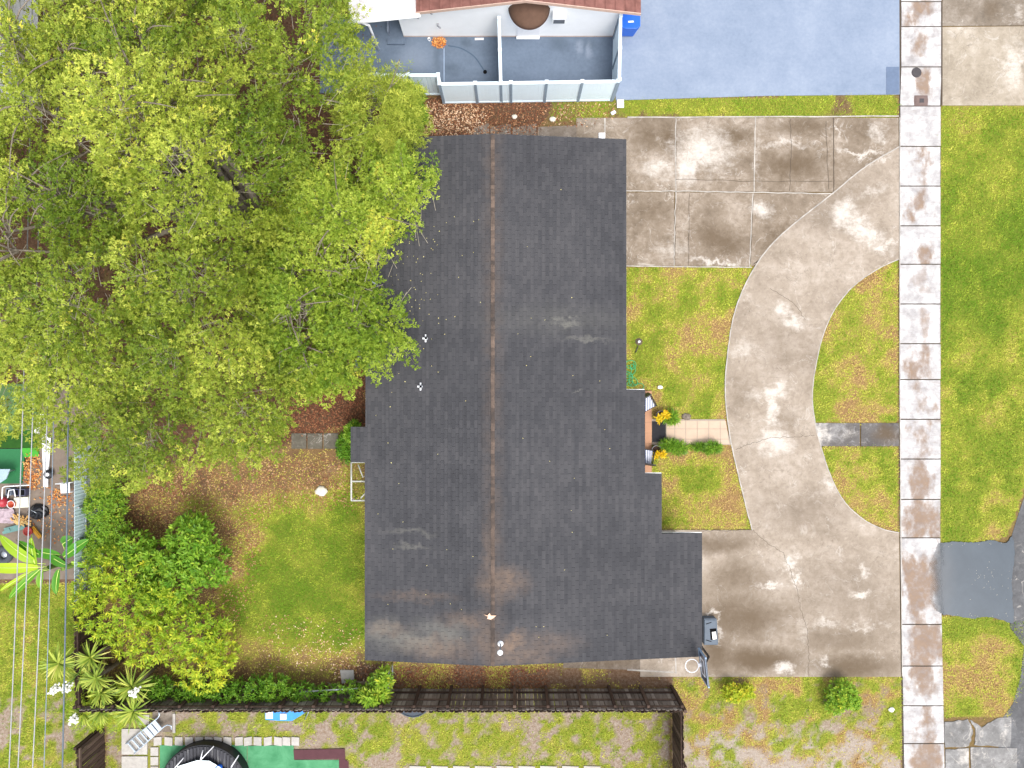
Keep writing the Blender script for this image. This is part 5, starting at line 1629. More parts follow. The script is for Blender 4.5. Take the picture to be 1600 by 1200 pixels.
def big_tree(name, label, outline, z_edge, z_top, root, nlobes, nspray, per, leaf_l, leaf_w, mat, seed, gap, extra=(), tone0=.5, lobes_r=(1.1, 2.2)):
    r = np.random.default_rng(seed)
    t = thing(name, label, 'tree', (root[0], root[1], 0))
    xs_, ys_ = [p[0] for p in outline], [p[1] for p in outline]
    oc = np.array([np.mean(xs_), np.mean(ys_)])
    # distance to the outline, in pixels of the outline drawing
    def edge_dist(x, y):
        dmin = np.full(x.shape, 1e9)
        for i in range(len(outline)):
            x0, y0 = outline[i]
            x1, y1 = outline[(i + 1) % len(outline)]
            dx, dy = x1 - x0, y1 - y0
            q = np.clip(((x - x0) * dx + (y - y0) * dy) / (dx * dx + dy * dy), 0, 1)
            dmin = np.minimum(dmin, np.hypot(x - x0 - q * dx, y - y0 - q * dy))
        return dmin

    def pick(n, inset):
        out = np.zeros((0, 2))
        while len(out) < n:
            x = r.uniform(min(xs_), max(xs_), n * 3)
            y = r.uniform(min(ys_), max(ys_), n * 3)
            k = inpoly(x, y, outline)
            k[k] &= edge_dist(x[k], y[k]) > inset
            out = np.vstack([out, np.stack([x[k], y[k]], 1)])
        return out[:n]

    lob = pick(nlobes, 22)
    led = edge_dist(lob[:, 0], lob[:, 1])
    lz = z_edge + (z_top - z_edge) * np.clip(led / 190, 0, 1) ** .7 + r.normal(0, .45, nlobes)
    lr = r.uniform(*lobes_r, nlobes) * PXM * 1.35
    ltone = r.normal(0, .09, nlobes)
    pts = pick(int(nspray * 1.6), 9)
    ed = edge_dist(pts[:, 0], pts[:, 1])
    d2 = ((pts[:, None, :] - lob[None]) ** 2).sum(2)
    zz = lz[None] - d2 / lr[None] ** 2 * 1.5
    k = zz.argmax(1)
    surf = np.maximum(zz.max(1), z_edge - .7)
    lobc = lob[k]
    # open crevices between the boughs
    crev = np.sqrt(d2[np.arange(len(pts)), k]) / lr[k]
    hole = fbm(pts[:, 0] / PXM, pts[:, 1] / PXM, 1.15, seed + 3) + .08 * np.clip(crev, 0, 1.0)
    layer = r.random(len(pts))
    keep = (hole < gap) | ((layer > .80) & (hole < gap + .05))
    keep &= ~((layer > .55) & (ed < 26) & (r.random(len(pts)) < .6))
    pts, ed, surf, lobc, k, layer, crev = pts[keep], ed[keep], surf[keep], lobc[keep], k[keep], layer[keep], crev[keep]
    depth = np.where(layer < .6, r.random(len(pts)) ** 1.4 * .8, r.uniform(.8, 2.6, len(pts)))
    z = np.maximum(surf - depth, 2.9)
    kk = (CAM_H - z) / CAM_H / PXM
    cen = np.stack([(pts[:, 0] - 800) * kk, (600 - pts[:, 1]) * kk, z], 1)
    out_l = np.stack([pts[:, 0] - lobc[:, 0], lobc[:, 1] - pts[:, 1]], 1)
    out_c = np.stack([pts[:, 0] - oc[0], oc[1] - pts[:, 1]], 1)
    u = lambda a: a / np.maximum(np.linalg.norm(a, axis=1, keepdims=True), 1e-6)
    dirn = u(out_l) * .8 + u(out_c) * .6 * (1.6 - np.clip(ed / 90, 0, 1.2))[:, None] + r.normal(0, .35, (len(pts), 2))
    axis = np.concatenate([dirn, (.55 - .75 * np.clip(crev, 0, 1.2) + r.normal(0, .22, len(pts)))[:, None]], 1)
    length = r.uniform(.42, .85, len(pts))
    cen = cen - norm(axis) * (length * .55)[:, None]
    tone = tone0 + ltone[k] + r.normal(0, .09, len(pts)) 
    tone = np.where(r.random(len(pts)) < .012, tone + .3, tone)
    # finger-like shoots reaching out past the rim
    fc, fa, fl_, ft = [], [], [], []
    per_len = [math.hypot(outline[i][0] - outline[i - 1][0], outline[i][1] - outline[i - 1][1]) for i in range(len(outline))]
    for i in range(len(outline)):
        x0, y0 = outline[i - 1]
        x1, y1 = outline[i]
        for q in range(max(1, int(per_len[i] / 15))):
            tq = r.random()
            ex, ey = x0 + (x1 - x0) * tq, y0 + (y1 - y0) * tq
            dv = np.array([ex - oc[0], oc[1] - ey])
            nv = np.array([(y1 - y0), (x1 - x0)]) / max(per_len[i], 1e-6)
            if nv @ dv < 0: nv = -nv
            dv = dv / np.linalg.norm(dv) * .5 + nv * .7 + r.normal(0, .3, 2)
            dv = dv / np.linalg.norm(dv)
            zq = z_edge + r.normal(-.1, .35)
            base_ = np.array(P(ex, ey, zq)) - np.append(dv, 0) * .75
            Lf = r.uniform(.5, 1.15)
            tq2 = tone0 + r.normal(.03, .1)
            for m_ in range(4):
                sdv = dv + np.array([-dv[1], dv[0]]) * r.normal(0, .38)
                fc.append(base_ + np.append(dv, .12) * Lf * m_ * .27)
                fa.append(np.append(sdv, r.normal(.05, .15)))
                fl_.append(r.uniform(.38, .6))
                ft.append(tq2)
    cen, axis, length, tone = np.vstack([cen, fc]), np.vstack([axis, fa]), np.append(length, fl_), np.append(tone, ft)
    arrs = sprays(cen, axis, per, length, .40, leaf_l, leaf_w, tone, r)
    crown = leaves('crown', *arrs, mat, t, .12)
    # fine twigs carrying the sprays
    sel = r.random(len(cen)) < .4
    ca, ax_ = cen[sel], norm(axis[sel])
    tip = ca + ax_ * (length[sel] * .8)[:, None]
    base = ca - ax_ * .35 + np.array([0, 0, -.22])
    sd = norm(np.cross(ax_, np.tile([[0, 0, 1.0]], (len(ax_), 1)))) * .008
    upo = np.tile([[0, 0, .008]], (len(ax_), 1))
    V = np.stack([base - sd, base + sd, tip, base - sd + upo, base + sd + upo, tip + upo * .4], 1).reshape(-1, 3)
    b6 = np.arange(len(ax_))[:, None] * 6
    F = np.concatenate([b6 + np.array([[3, 4, 5]]), b6 + np.array([[0, 2, 1]]), b6 + np.array([[0, 3, 5]]), b6 + np.array([[1, 5, 4]])], 0)
    tw = link('twigs', mesh_np('twigs', V, F), m_twig, t)
    setp(tw, None, None, None, 'stuff')
    # trunk and limbs reach the boughs
    mb = MB()
    mb.tube([(root[0], root[1], -.1), (root[0] + .05, root[1], 1.2), (root[0], root[1] + .08, root[2])], [.42, .30, .26], 12)
    link('trunk', mb, m_bark, t)
    order = lob[np.argsort(-led)][:max(10, nlobes // 3)]
    oz = lz[np.argsort(-led)][:len(order)]
    for i, (q, zq) in enumerate(zip(order, oz)):
        e = P(q[0], q[1], zq - .35)
        one = MB()
        branch_tubes(one, (root[0], root[1] + .04, root[2] - .1), [e], .13 + .05 * r.random(), r)
        e2 = Vector(e)
        for _ in range(5):
            off_ = Vector((r.normal(0, .8), r.normal(0, .8), r.uniform(-.2, .3)))
            one.tube(crv([tuple(e2 - Vector((0, 0, .3))), tuple(e2 + off_ * .5 + Vector((0, 0, .1))), tuple(e2 + off_)], 3), [.035, .03, .025, .02, .016, .012, .009], 5, False)
        link('limb', one, m_bark, t)
    return t


OUT1 = [(-330, -260), (300, -260), (545, -160), (548, -30), (545, 30), (566, 70), (572, 115), (560, 150), (572, 190), (560, 230), (520, 260), (470, 300), (430, 340), (415, 420), (420, 500), (440, 560), (470, 600), (455, 640), (440, 690), (400, 715), (330, 728), (260, 735), (215, 765), (185, 745), (140, 765), (118, 728), (100, 705), (70, 680), (30, 672), (-330, 668)]
OUT2 = [(420, 330), (470, 275), (520, 250), (570, 240), (620, 232), (650, 228), (650, 255), (676, 268), (676, 282), (650, 298), (655, 322), (632, 342), (628, 370), (592, 388), (588, 420), (570, 436), (594, 450), (606, 472), (622, 490), (634, 520), (638, 552), (622, 558), (606, 548), (594, 574), (585, 562), (560, 590), (550, 610), (510, 614), (460, 618), (420, 590), (390, 520), (385, 420)]
tree_a = big_tree('shade_tree', 'huge spreading olive green tree filling the upper corner', OUT1, 5.0, 9.2, (-8.6, 5.6, 2.4), 80, 6900, 80, .078, .032, m_olive, 101, .665, tone0=.52)
tree_b = big_tree('shade_tree', 'bright green tree with fan-like sprays overhanging the shingled roof', OUT2, 4.4, 6.6, (-6.4, 4.2, 2.2), 26, 1750, 80, .08, .034, m_bright, 202, .67, tone0=.52, lobes_r=(.8, 1.6))

# wispy tree with drooping needle-like sprays beside the patio fence
def wispy(label, px, py, rad, seed):
    r = np.random.default_rng(seed)
    x, y, _ = P(px, py, 3.6)
    t = thing('wispy_tree', label, 'tree', (x - .6, y + .3, 0))
    n = 330
    a = r.uniform(0, 2 * math.pi, n)
    rr_ = np.sqrt(r.random(n)) * rad
    cen = np.stack([x + rr_ * np.cos(a) * .8, y + rr_ * np.sin(a), 4.4 - 1.0 * (rr_ / rad) ** 2 + r.normal(0, .3, n)], 1)
    axis = np.stack([np.cos(a) * .8 + .35, np.sin(a) * .5 - .25, -.15 + r.normal(0, .25, n)], 1) + r.normal(0, .25, (n, 3))
    arr = sprays(cen, axis, 64, r.uniform(.6, 1.1, n), .22, .17, .018, .6 + r.normal(0, .1, n), r)
    leaves('crown', *arr, m_olive, t)
    mb = MB()
    mb.tube([(x - .6, y + .3, -.1), (x - .5, y + .3, 2.2), (x - .2, y + .1, 4.0)], [.12, .09, .04], 8)
    link('trunk', mb, m_bark, t)
    for k in range(9):
        e = cen[r.integers(0, n)]
        one = MB()
        branch_tubes(one, (x - .45, y + .25, 2.6), [tuple(e)], .05, r)
        link('limb', one, m_bark, t)
    one = MB()
    one.tube([P(590, 170, 4.2), P(612, 130, 4.6), P(625, 92, 4.7)], [.03, .02, .01], 5).tube([P(606, 140, 4.5), P(640, 108, 4.7)], [.02, .008], 5)
    link('limb', one, m_bark, t)
    return t


wispy('wispy yellow green tree with thin drooping sprays beside the patio fence', 590, 180, 1.25, 77)


# ------------------------------------------------------------------ shrubs
def whorls(cen, up, per, leaf_l, leaf_w, tone, r, tilt=.55):
    n = len(cen)
    up = norm(up)
    ref = np.where(np.abs(up[:, :1]) < .8, np.array([[1.0, 0, 0]]), np.array([[0, 1.0, 0]]))
    s1 = norm(np.cross(up, ref))
    s2 = np.cross(up, s1)
    ph = (np.arange(per)[None] / per + r.random((n, 1))) * 2 * math.pi * 1.9 + r.normal(0, .2, (n, per))
    tl = tilt + r.normal(0, .25, (n, per))
    dirs = s1[:, None] * (np.cos(ph) * np.cos(tl))[..., None] + s2[:, None] * (np.sin(ph) * np.cos(tl))[..., None] + up[:, None] * np.sin(tl)[..., None]
    nn = up[:, None] * 1.0 - dirs * .4 + r.normal(0, .2, (n, per, 3))
    pos = cen[:, None] + dirs * .012 - up[:, None] * (r.random((n, per, 1)) * .08)
    ll = leaf_l * (.7 + .6 * r.random((n, per)))
    tn = tone[:, None] + r.normal(0, .08, (n, per))
    f = lambda a: a.reshape(-1, a.shape[-1])
    return f(pos), f(dirs), f(nn), ll.ravel(), (ll * leaf_w / leaf_l).ravel(), tn.ravel()


def shrub(name, label, blobs, n, per, leaf_l, leaf_w, mat, seed, tone0=.5, cat='shrub', group=None, gap=.0, tilt=.55, loosen=.12):
    """blobs: (px, py, z, rx, ry, rz[, tone]) in pixels and metres"""
    r = np.random.default_rng(seed)
    bs_ = [(*P(b[0], b[1], b[2]), b[3], b[4], b[5], b[6] if len(b) > 6 else 0.0) for b in blobs]
    cx, cy = np.mean([b[0] for b in bs_]), np.mean([b[1] for b in bs_])
    t = thing(name, label, cat, (cx, cy, 0), group)
    wts = np.array([b[3] * b[4] for b in bs_])
    cen, ups, tone = [], [], []
    for b, w in zip(bs_, wts / wts.sum()):
        m = max(4, int(n * w))
        v = norm(r.normal(0, 1, (m, 3)) + np.array([0, 0, .55]))
        rad = 1 - np.abs(r.normal(0, loosen, m)) - (r.random(m) < .3) * r.uniform(0, .35, m)
        p = np.array(b[:3]) + v * rad[:, None] * np.array(b[3:6])
        cen.append(p)
        ups.append(v + np.array([0, 0, .5]) + r.normal(0, .25, (m, 3)))
        tone.append(tone0 + b[6] + r.normal(0, .09, m))
    cen, ups, tone = np.vstack(cen), np.vstack(ups), np.concatenate(tone)
    k = cen[:, 2] > .06
    if gap:
        k &= fbm(cen[:, 0], cen[:, 1], 1.6, seed) < gap
    leaves('foliage', *whorls(cen[k], ups[k], per, leaf_l, leaf_w, tone[k], r, tilt), mat, t, .10)
    for i, b in enumerate(bs_):
        mb = MB()
        rt_ = (cx + (b[0] - cx) * .6, cy + (b[1] - cy) * .6, -.05)
        for _ in range(6):
            e_ = Vector((b[0] + r.uniform(-.5, .5) * b[3], b[1] + r.uniform(-.5, .5) * b[4], b[2] + b[5] * .4))
            mb.tube([rt_, tuple(Vector(rt_).lerp(e_, .5) + Vector((0, 0, .05))), tuple(e_)], [min(.03, b[3] * .03), min(.022, b[3] * .025), .006], 5, False)
        link('stem', mb, m_bark, t)
    return t


YELLOWG = [(0.0, C(70, 116, 24)), (0.3, C(112, 150, 36)), (0.55, C(162, 184, 50)), (0.8, C(206, 204, 60)), (1.0, C(228, 190, 62))]
GREENG = [(0.0, C(52, 98, 22)), (0.35, C(90, 136, 38)), (0.65, C(132, 170, 52)), (0.9, C(180, 198, 68)), (1.0, C(214, 208, 66))]
m_yg = leafmat('yellow_green_leaf', YELLOWG, .3)
m_gg = leafmat('glossy_green_leaf', GREENG, .3, .4)

shrub('broadleaf_bush', 'large bush turning yellow, with narrow whorled leaves, behind the yuccas', [(180, 950, 1.9, 1.5, 1.3, .9, .05), (230, 1000, 1.7, 1.2, 1.0, .8, .1), (300, 985, 1.8, 1.4, 1.2, .9, .02), (320, 1040, 1.6, 1.2, 1.0, .8, .14), (185, 890, 1.9, 1.2, .9, .8, .05), (150, 920, 1.7, .8, .8, .7, .1), (250, 940, 2.0, 1.0, .8, .7, -.02), (345, 1010, 1.5, .7, .9, .7, .1)], 1500, 9, .15, .045, m_yg, 11, .46, 'bush', None, .78)
shrub('broadleaf_bush', 'glossy green bush with large leaves on the edge of the back lawn', [(300, 850, 1.7, .9, 1.1, .8), (330, 885, 1.5, .8, .8, .7), (275, 905, 1.6, 1.0, .9, .8, .05), (250, 870, 1.5, .7, .7, .7, .05), (240, 915, 1.5, .7, .6, .7, .08), (215, 860, 1.5, .7, .7, .7, .05), (300, 815, 1.3, .5, .4, .5)], 980, 9, .17, .06, m_gg, 12, .54, 'bush', None, .8)
shrub('clipped_hedge', 'dense light green clipped hedge against the pale metal fence', [(165, 790, 1.2, .8, .8, .6), (170, 830, 1.2, .8, .8, .6), (160, 860, 1.2, .7, .6, .55), (170, 765, 1.1, .7, .5, .5)], 1300, 8, .10, .032, m_gg, 13, .62, 'hedge', None)
shrub('feathery_shrub', 'feathery lime shrub among the yuccas at the timber fence', [(145, 1095, 1.0, .9, .8, .7), (170, 1115, .9, .9, .7, .6), (135, 1120, .8, .7, .6, .5), (185, 1090, .9, .6, .7, .5)], 1500, 10, .08, .012, m_yg, 14, .52, 'shrub', None)
shrub('fence_hedge', 'long untidy hedge along the timber fence below the back lawn', [(250, 1075, .9, .6, .5, .5), (300, 1085, .9, .7, .5, .5), (345, 1085, .95, .8, .5, .6), (390, 1078, .95, .8, .55, .6), (430, 1075, .9, .7, .55, .55, .05), (470, 1082, .8, .7, .4, .5), (510, 1085, .8, .6, .4, .5), (550, 1083, .9, .6, .45, .55, .1), (590, 1075, .9, .5, .6, .55, .12)], 1700, 8, .10, .035, m_gg, 15, .42, 'hedge', None, .66)
shrub('leafy_shrub', 'light green sprouting plant at the end of the fence hedge', [(585, 1088, 1.2, .55, .4, .5, .1), (600, 1065, 1.1, .3, .5, .4, .1)], 150, 10, .2, .055, m_gg, 16, .62)
shrub('leafy_shrub', 'dark leafy shrub under the wispy tree by the patio fence', [(640, 155, .9, .6, .6, .6), (650, 180, .7, .45, .5, .5), (620, 140, 1.0, .5, .4, .5)], 420, 8, .14, .08, m_gg, 17, .34)
shrub('leafy_shrub', 'small bright shrub at the back eave beside the mossy slabs', [(553, 676, .9, .3, .4, .4)], 110, 9, .16, .055, m_gg, 18, .55)
shrub('leafy_shrub', 'loose weeds between mossy slabs and the back eave', [(540, 700, .25, .35, .6, .3, -.05)], 170, 7, .12, .035, m_gg, 19, .45)
shrub('lawn_shrub', 'yellow green shrub on the lawn by the basketball hoop', [(1148, 1082, .4, .5, .36, .36), (1165, 1080, .35, .4, .3, .3)], 330, 8, .085, .04, m_yg, 20, .66)
shrub('lawn_shrub', 'round bright green shrub on the lawn beside the driveway', [(1315, 1085, .5, .58, .55, .45), (1305, 1100, .4, .4, .4, .35), (1330, 1092, .4, .38, .4, .35)], 480, 8, .10, .045, m_gg, 21, .66)
shrub('border_plant', 'clump of strap leaves along the lower edge of the tiled path', [(1045, 695, .25, .35, .2, .25), (1060, 700, .2, .35, .22, .2)], 150, 8, .2, .022, m_gg, 22, .5, 'plant')
shrub('border_plant', 'green clump beside the tiled path near the driveway', [(1112, 700, .25, .36, .22, .25), (1090, 698, .15, .25, .15, .15)], 150, 8, .17, .022, m_gg, 23, .5, 'plant')
shrub('border_plant', 'clump of leaves beside the upper flower pot', [(1049, 652, .25, .3, .25, .25)], 110, 8, .18, .022, m_gg, 24, .6, 'plant')

# flower pots
m_pot = plain('grey_glazed_pot', C(120, 118, 124), .4, .4)
m_soil = plain('potting_soil', C(60, 46, 38), .95, .1)
CROT = [(0.0, C(90, 116, 24)), (0.3, C(196, 180, 36)), (0.7, C(236, 198, 36)), (1.0, C(240, 170, 40))]
m_crot = leafmat('yellow_croton_leaf', CROT, .25)
for (px, py, lab, sd, offs) in ((1033, 650, 'grey pot of yellow leaved plants above the black mat', 31, ((-.08, -.12), (.12, .04))), (1026, 704, 'grey pot of yellow leaved plants below the black mat', 32, ((-.06, -.14), (.2, -.1)))):
    x, y, _ = P(px, py, .3)
    r = np.random.default_rng(sd)
    t = thing('flower_pot', lab, 'flower pot', (x, y, .02), 'flower pots by the porch')
    link('pot', MB().lathe((x, y, .0), [(.13, .02), (.2, .32), (.205, .34), (.18, .34), (.17, .28), (.12, .06)], 24), m_pot, t)
    link('soil', MB().lathe((x, y, .29), [(.175, 0), (0, .01)], 20), m_soil, t)
    for (ox, oy) in offs:
        cen = np.array([[x + ox, y + oy, .5]]) + r.normal(0, .05, (9, 3))
        leaves('plant', *whorls(cen, np.tile([[ox * 2, oy * 2, 1.0]], (9, 1)) + r.normal(0, .3, (9, 3)), 8, .14, .045, .6 + r.normal(0, .15, 9), r, .4), m_crot, t, .1)

# yuccas
m_yuc = leafmat('yucca_blade', [(0.0, C(72, 104, 34)), (.4, C(136, 158, 60)), (.7, C(182, 190, 84)), (1.0, C(214, 206, 120))], .2, .45)
m_bloom = plain('white_blossom', C(240, 238, 230), .8, .2)


def yucca(px, py, z, rad, seed, label, bloom=None, dead=False):
    r = np.random.default_rng(seed)
    x, y, _ = P(px, py, z)
    t = thing('yucca', label, 'yucca', (x, y, 0), 'yuccas by the timber fence')
    link('trunk', MB().tube([(x + r.normal(0, .1), y + r.normal(0, .1), -.05), (x, y, z * .5), (x, y, z)], [.09, .08, .06], 8), m_bark, t)
    n = 62
    a = r.uniform(0, 2 * math.pi, n)
    el = np.arcsin(r.uniform(-.35, .95, n))
    d_ = np.stack([np.cos(a) * np.cos(el), np.sin(a) * np.cos(el), np.sin(el)], 1)
    L = rad * (.8 + .3 * r.random(n))
    V, F, tn = [], [], []
    for i in range(n):
        s_ = np.cross(d_[i], [0, 0, 1.0])
        s_ = s_ / max(np.linalg.norm(s_), 1e-6)
        b = len(V)
        tt = np.clip(.5 + r.normal(0, .16) + (.35 if dead and a[i] > 3.6 and a[i] < 5.4 else 0), 0, 1)
        for q, w_ in ((0, .024), (.35, .030), (.7, .022), (1.0, .003)):
            c_ = np.array([x, y, z]) + d_[i] * L[i] * q + np.array([0, 0, -.22 * q * q * L[i]])
            V += [c_ - s_ * w_, c_ + s_ * w_]
            tn += [tt - .1 * (1 - q), tt - .1 * (1 - q)]
        for q in range(3):
            F.append([b + 2 * q, b + 2 * q + 1, b + 2 * q + 3, b + 2 * q + 2])
    link('rosette', mesh_np('rosette', np.array(V), np.array(F), {'tone': ('FLOAT', np.clip(tn, 0, 1))}), m_yuc, t)
    if bloom:
        bx_, by_, bz = P(bloom[0], bloom[1], z + .5)
        link('flower_stalk', MB().tube([(x, y, z), (bx_, by_, bz)], .015, 5), m_yuc, t)
        mb = MB()
        for q in range(46):
            mb.obox((bx_ + r.normal(0, .075), by_ + r.normal(0, .075), bz + r.normal(0, .1)), (.05, .05, .05), r.random() * 3, r.random() * 3)
        setp(link('flowers', mb, m_bloom, t), None, None, None, 'stuff')


yucca(91, 1037, 1.9, .72, 1, 'yucca with a dry skirt nearest the overhead cables', None, True)
yucca(141, 1028, 1.8, .66, 2, 'dark yucca under the edge of the yellow bush', (104, 1075))
yucca(127, 1056, 1.6, .58, 3, 'small yucca in the middle of the clump', (86, 1078))
yucca(150, 1060, 1.9, .62, 4, 'yucca in the clump just below the yellow bush')
yucca(158, 1082, 1.7, .62, 5, 'yucca in the clump above the feathery shrub')
yucca(206, 1073, 1.9, .74, 6, 'large yucca with a white flower head near the hedge', (209, 1083))
yucca(208, 1112, 1.8, .76, 7, 'lowest large yucca next to the pale slabs')
yucca(130, 1115, 1.5, .6, 8, 'yucca by the top of the brown timber panel', (114, 1124))
yucca(157, 1112, 1.6, .55, 9, 'yucca half sunk in the feathery lime shrub')

# banana plant
BAN = [(0.0, C(38, 92, 28)), (.5, C(84, 146, 40)), (1.0, C(176, 200, 50))]
m_ban = leafmat('banana_blade', BAN, .3, .4)
m_rib = plain('pale_midrib', C(196, 214, 116), .5, .3)
bcx, bcy, _ = P(100, 888, 1.4)
bt = thing('banana_plant', 'banana plant with long ribbed leaves under the overhead cables', 'banana plant', (bcx, bcy, 0))
link('stem', MB().tube([(bcx, bcy, -.05), (bcx, bcy, .8), (bcx, bcy, 1.5)], [.13, .11, .07], 12), plain('green_stem', C(112, 134, 60), .6, .3), bt)
link('stem', MB().tube([(bcx - .9, bcy - .1, -.05), (bcx - .85, bcy - .1, 1.0), (bcx - .8, bcy - .1, 1.4)], [.11, .09, .06], 12), plain('green_stem_two', C(102, 128, 56), .6, .3), bt)
ban = [((58, 880), (4, 830), .32, .8), ((56, 884), (54, 834), .26, .75), ((60, 886), (-18, 882), .30, .95), ((62, 862), (102, 866), .30, .35), ((100, 870), (148, 838), .30, .45), ((98, 850), (118, 838), .34, .3), ((66, 868), (30, 842), .30, .3), ((78, 868), (112, 884), .26, .3),
       ((62, 890), (18, 936), .22, .55), ((66, 892), (66, 920), .20, .6), ((92, 890), (92, 930), .22, .45), ((112, 878), (146, 884), .14, .7), ((50, 892), (2, 924), .12, .9)]
for i, (a, b, w_, tn_) in enumerate(ban):
    A_ = np.array(P(*a, 1.6))
    B_ = np.array(P(*b, 1.45))
    u = (B_ - A_)
    L = np.linalg.norm(u[:2])
    s_ = np.array([-u[1], u[0], 0]) / max(np.linalg.norm(u[:2]), 1e-6)
    n = 14
    V, F, tn, mid_ = [], [], [], []
    for q in range(n + 1):
        t = q / n
        c_ = A_ + u * t + np.array([0, 0, .55 * math.sin(t * 2.4) * L * .3])
        hw = w_ * .64 * (math.sin(math.pi * min(1, t * 1.02 + .06)) ** .55) if t < .97 else .01
        jag = 1 + .07 * (random.random() - .5)
        V += [c_ - s_ * hw * jag + np.array([0, 0, .04 + hw * .15]), c_, c_ + s_ * hw * jag + np.array([0, 0, .04 + hw * .15])]
        tn += [tn_ + .05, tn_ - .05, tn_ + .05]
        mid_.append(tuple(c_ + np.array([0, 0, .008])))
    for q in range(n):
        F += [[3 * q, 3 * q + 1, 3 * q + 4, 3 * q + 3], [3 * q + 1, 3 * q + 2, 3 * q + 5, 3 * q + 4]]
    lf = link('leaf', mesh_np('leaf', np.array(V), np.array(F), {'tone': ('FLOAT', np.clip(np.array(tn), 0, 1))}, True), m_ban, bt)
    link('midrib', MB().tube([(mid_[0][0] * .75 + bcx * .25, mid_[0][1] * .75 + bcy * .25, 1.45)] + mid_, [.02] + [.016 * (1 - .7 * q / n) for q in range(n + 1)], 5), m_rib, lf)

# ------------------------------------------------------------------ grass blades and leaf litter
m_grass = M('grass_blade', .7, .15)
ct = m_grass.ramp(m_grass.attr('tone'), [(0.0, C(98, 132, 30)), (.1, C(110, 138, 36)), (.28, C(146, 162, 52)), (.5, C(186, 186, 76)), (.7, C(190, 166, 98)), (1.0, C(176, 140, 102))])
m_grass.col(ct)
m_grass = m_grass.m
NB = 560000
bxs = rng.uniform(-20.5, 20.5, NB)
bys = rng.uniform(-15.5, 15.5, NB)
bg_, bd_, bs2 = ground_attr(bxs, bys)
px, py = bxs * PXM + 800, 600 - bys * PXM
allowed = np.zeros(NB, bool)
for poly in (VERGE, VERGE2, FRONT_A, FRONT_B, FRONT_C, STRIP_N, SE_LAWN, S_STRIP, S_YARD, BACK, WEST):
    allowed |= inpoly(px, py, poly)
ban_zones = [[(571, 215), (960, 215), (960, 600), (990, 620), (990, 735), (1015, 745), (1015, 835), (1075, 835), (1075, 1000), (590, 1000), (590, 240)], [(1018, 655), (1142, 655), (1142, 696), (1018, 696)],
             [(250, 1164), (545, 1164), (545, 1210), (250, 1210)], [(190, 1110), (276, 1110), (276, 1210), (190, 1210)], [(880, 1000), (1098, 1000), (1098, 1050), (880, 1045)], [(454, 676), (531, 676), (531, 702), (454, 702)], [(240, 1150), (470, 1150), (470, 1165), (240, 1165)]]
for z_ in ban_zones:
    allowed &= ~inpoly(px, py, z_)
rm = rng.random(NB)
keep = allowed & (rm < np.clip((bg_ - .12) * 1.25, 0, 1))
bxs, bys, bd_ = bxs[keep], bys[keep], bd_[keep]
bxs = bxs + rng.normal(0, .045, len(bxs))
bys = bys + rng.normal(0, .045, len(bys))
n = len(bxs)
hgt = rng.uniform(.03, .075, n)
lean = rng.uniform(.02, .09, n)
a = rng.uniform(0, 2 * math.pi, n)
wdt = rng.uniform(.012, .024, n)
p0 = np.stack([bxs, bys, np.full(n, -.005)], 1)
sd = np.stack([-np.sin(a), np.cos(a), np.zeros(n)], 1) * wdt[:, None]
tip = p0 + np.stack([np.cos(a) * lean, np.sin(a) * lean, hgt], 1)
V = np.stack([p0 - sd, p0 + sd, tip], 1).reshape(-1, 3)
clump = fbm(bxs, bys, 3.5, 71)
tn = np.clip(.05 + bd_ * .66 + (clump - .5) * .6 + (fbm(bxs, bys, 9.0, 81, 2) - .5) * .3 + rng.normal(0, .06, n), 0, 1)
setp(link('grass', mesh_np('grass', V, np.arange(3 * n).reshape(-1, 3), {'tone': ('FLOAT', np.repeat(tn, 3))}), m_grass), 'short patchy lawn grass, green to straw coloured', 'grass', None, 'stuff')

m_lit = M('dry_leaf', .9, .1)
m_lit.col(m_lit.ramp(m_lit.attr('tone'), [(0, C(84, 52, 40)), (.35, C(122, 78, 58)), (.65, C(164, 118, 84)), (.85, C(206, 172, 138)), (1, C(232, 208, 180))]))
m_lit = m_lit.m


def litter(name, label, zones, seed, z=.012, size=(.05, .11)):
    r = np.random.default_rng(seed)
    X, Y, TN, Z = [], [], [], []
    for (poly, num, tlo, thi) in zones:
        xs_, ys_ = [p[0] for p in poly], [p[1] for p in poly]
        x, y = r.uniform(min(xs_), max(xs_), num * 2), r.uniform(min(ys_), max(ys_), num * 2)
        wx_, wy_ = x + r.normal(0, 6, num * 2), y + r.normal(0, 6, num * 2)
        k = inpoly(wx_, wy_, poly)
        x, y = x[k][:num], y[k][:num]
        X.append((x - 800) / PXM)
        Y.append((600 - y) / PXM)
        TN.append(r.uniform(tlo, thi, len(x)))
    x, y, tn = np.concatenate(X), np.concatenate(Y), np.concatenate(TN)
    n = len(x)
    a = r.uniform(0, 2 * math.pi, n)
    c = np.stack([x, y, z + r.uniform(0, .03, n)], 1)
    d_ = np.stack([np.cos(a), np.sin(a), r.normal(0, .25, n)], 1)
    o = leaves(name, c, d_, np.array([0, 0, 1.0]) + r.normal(0, .3, (n, 3)), r.uniform(*size, n), r.uniform(.02, .05, n), tn, m_lit, None)
    return setp(o, label, 'leaves', None, 'stuff')


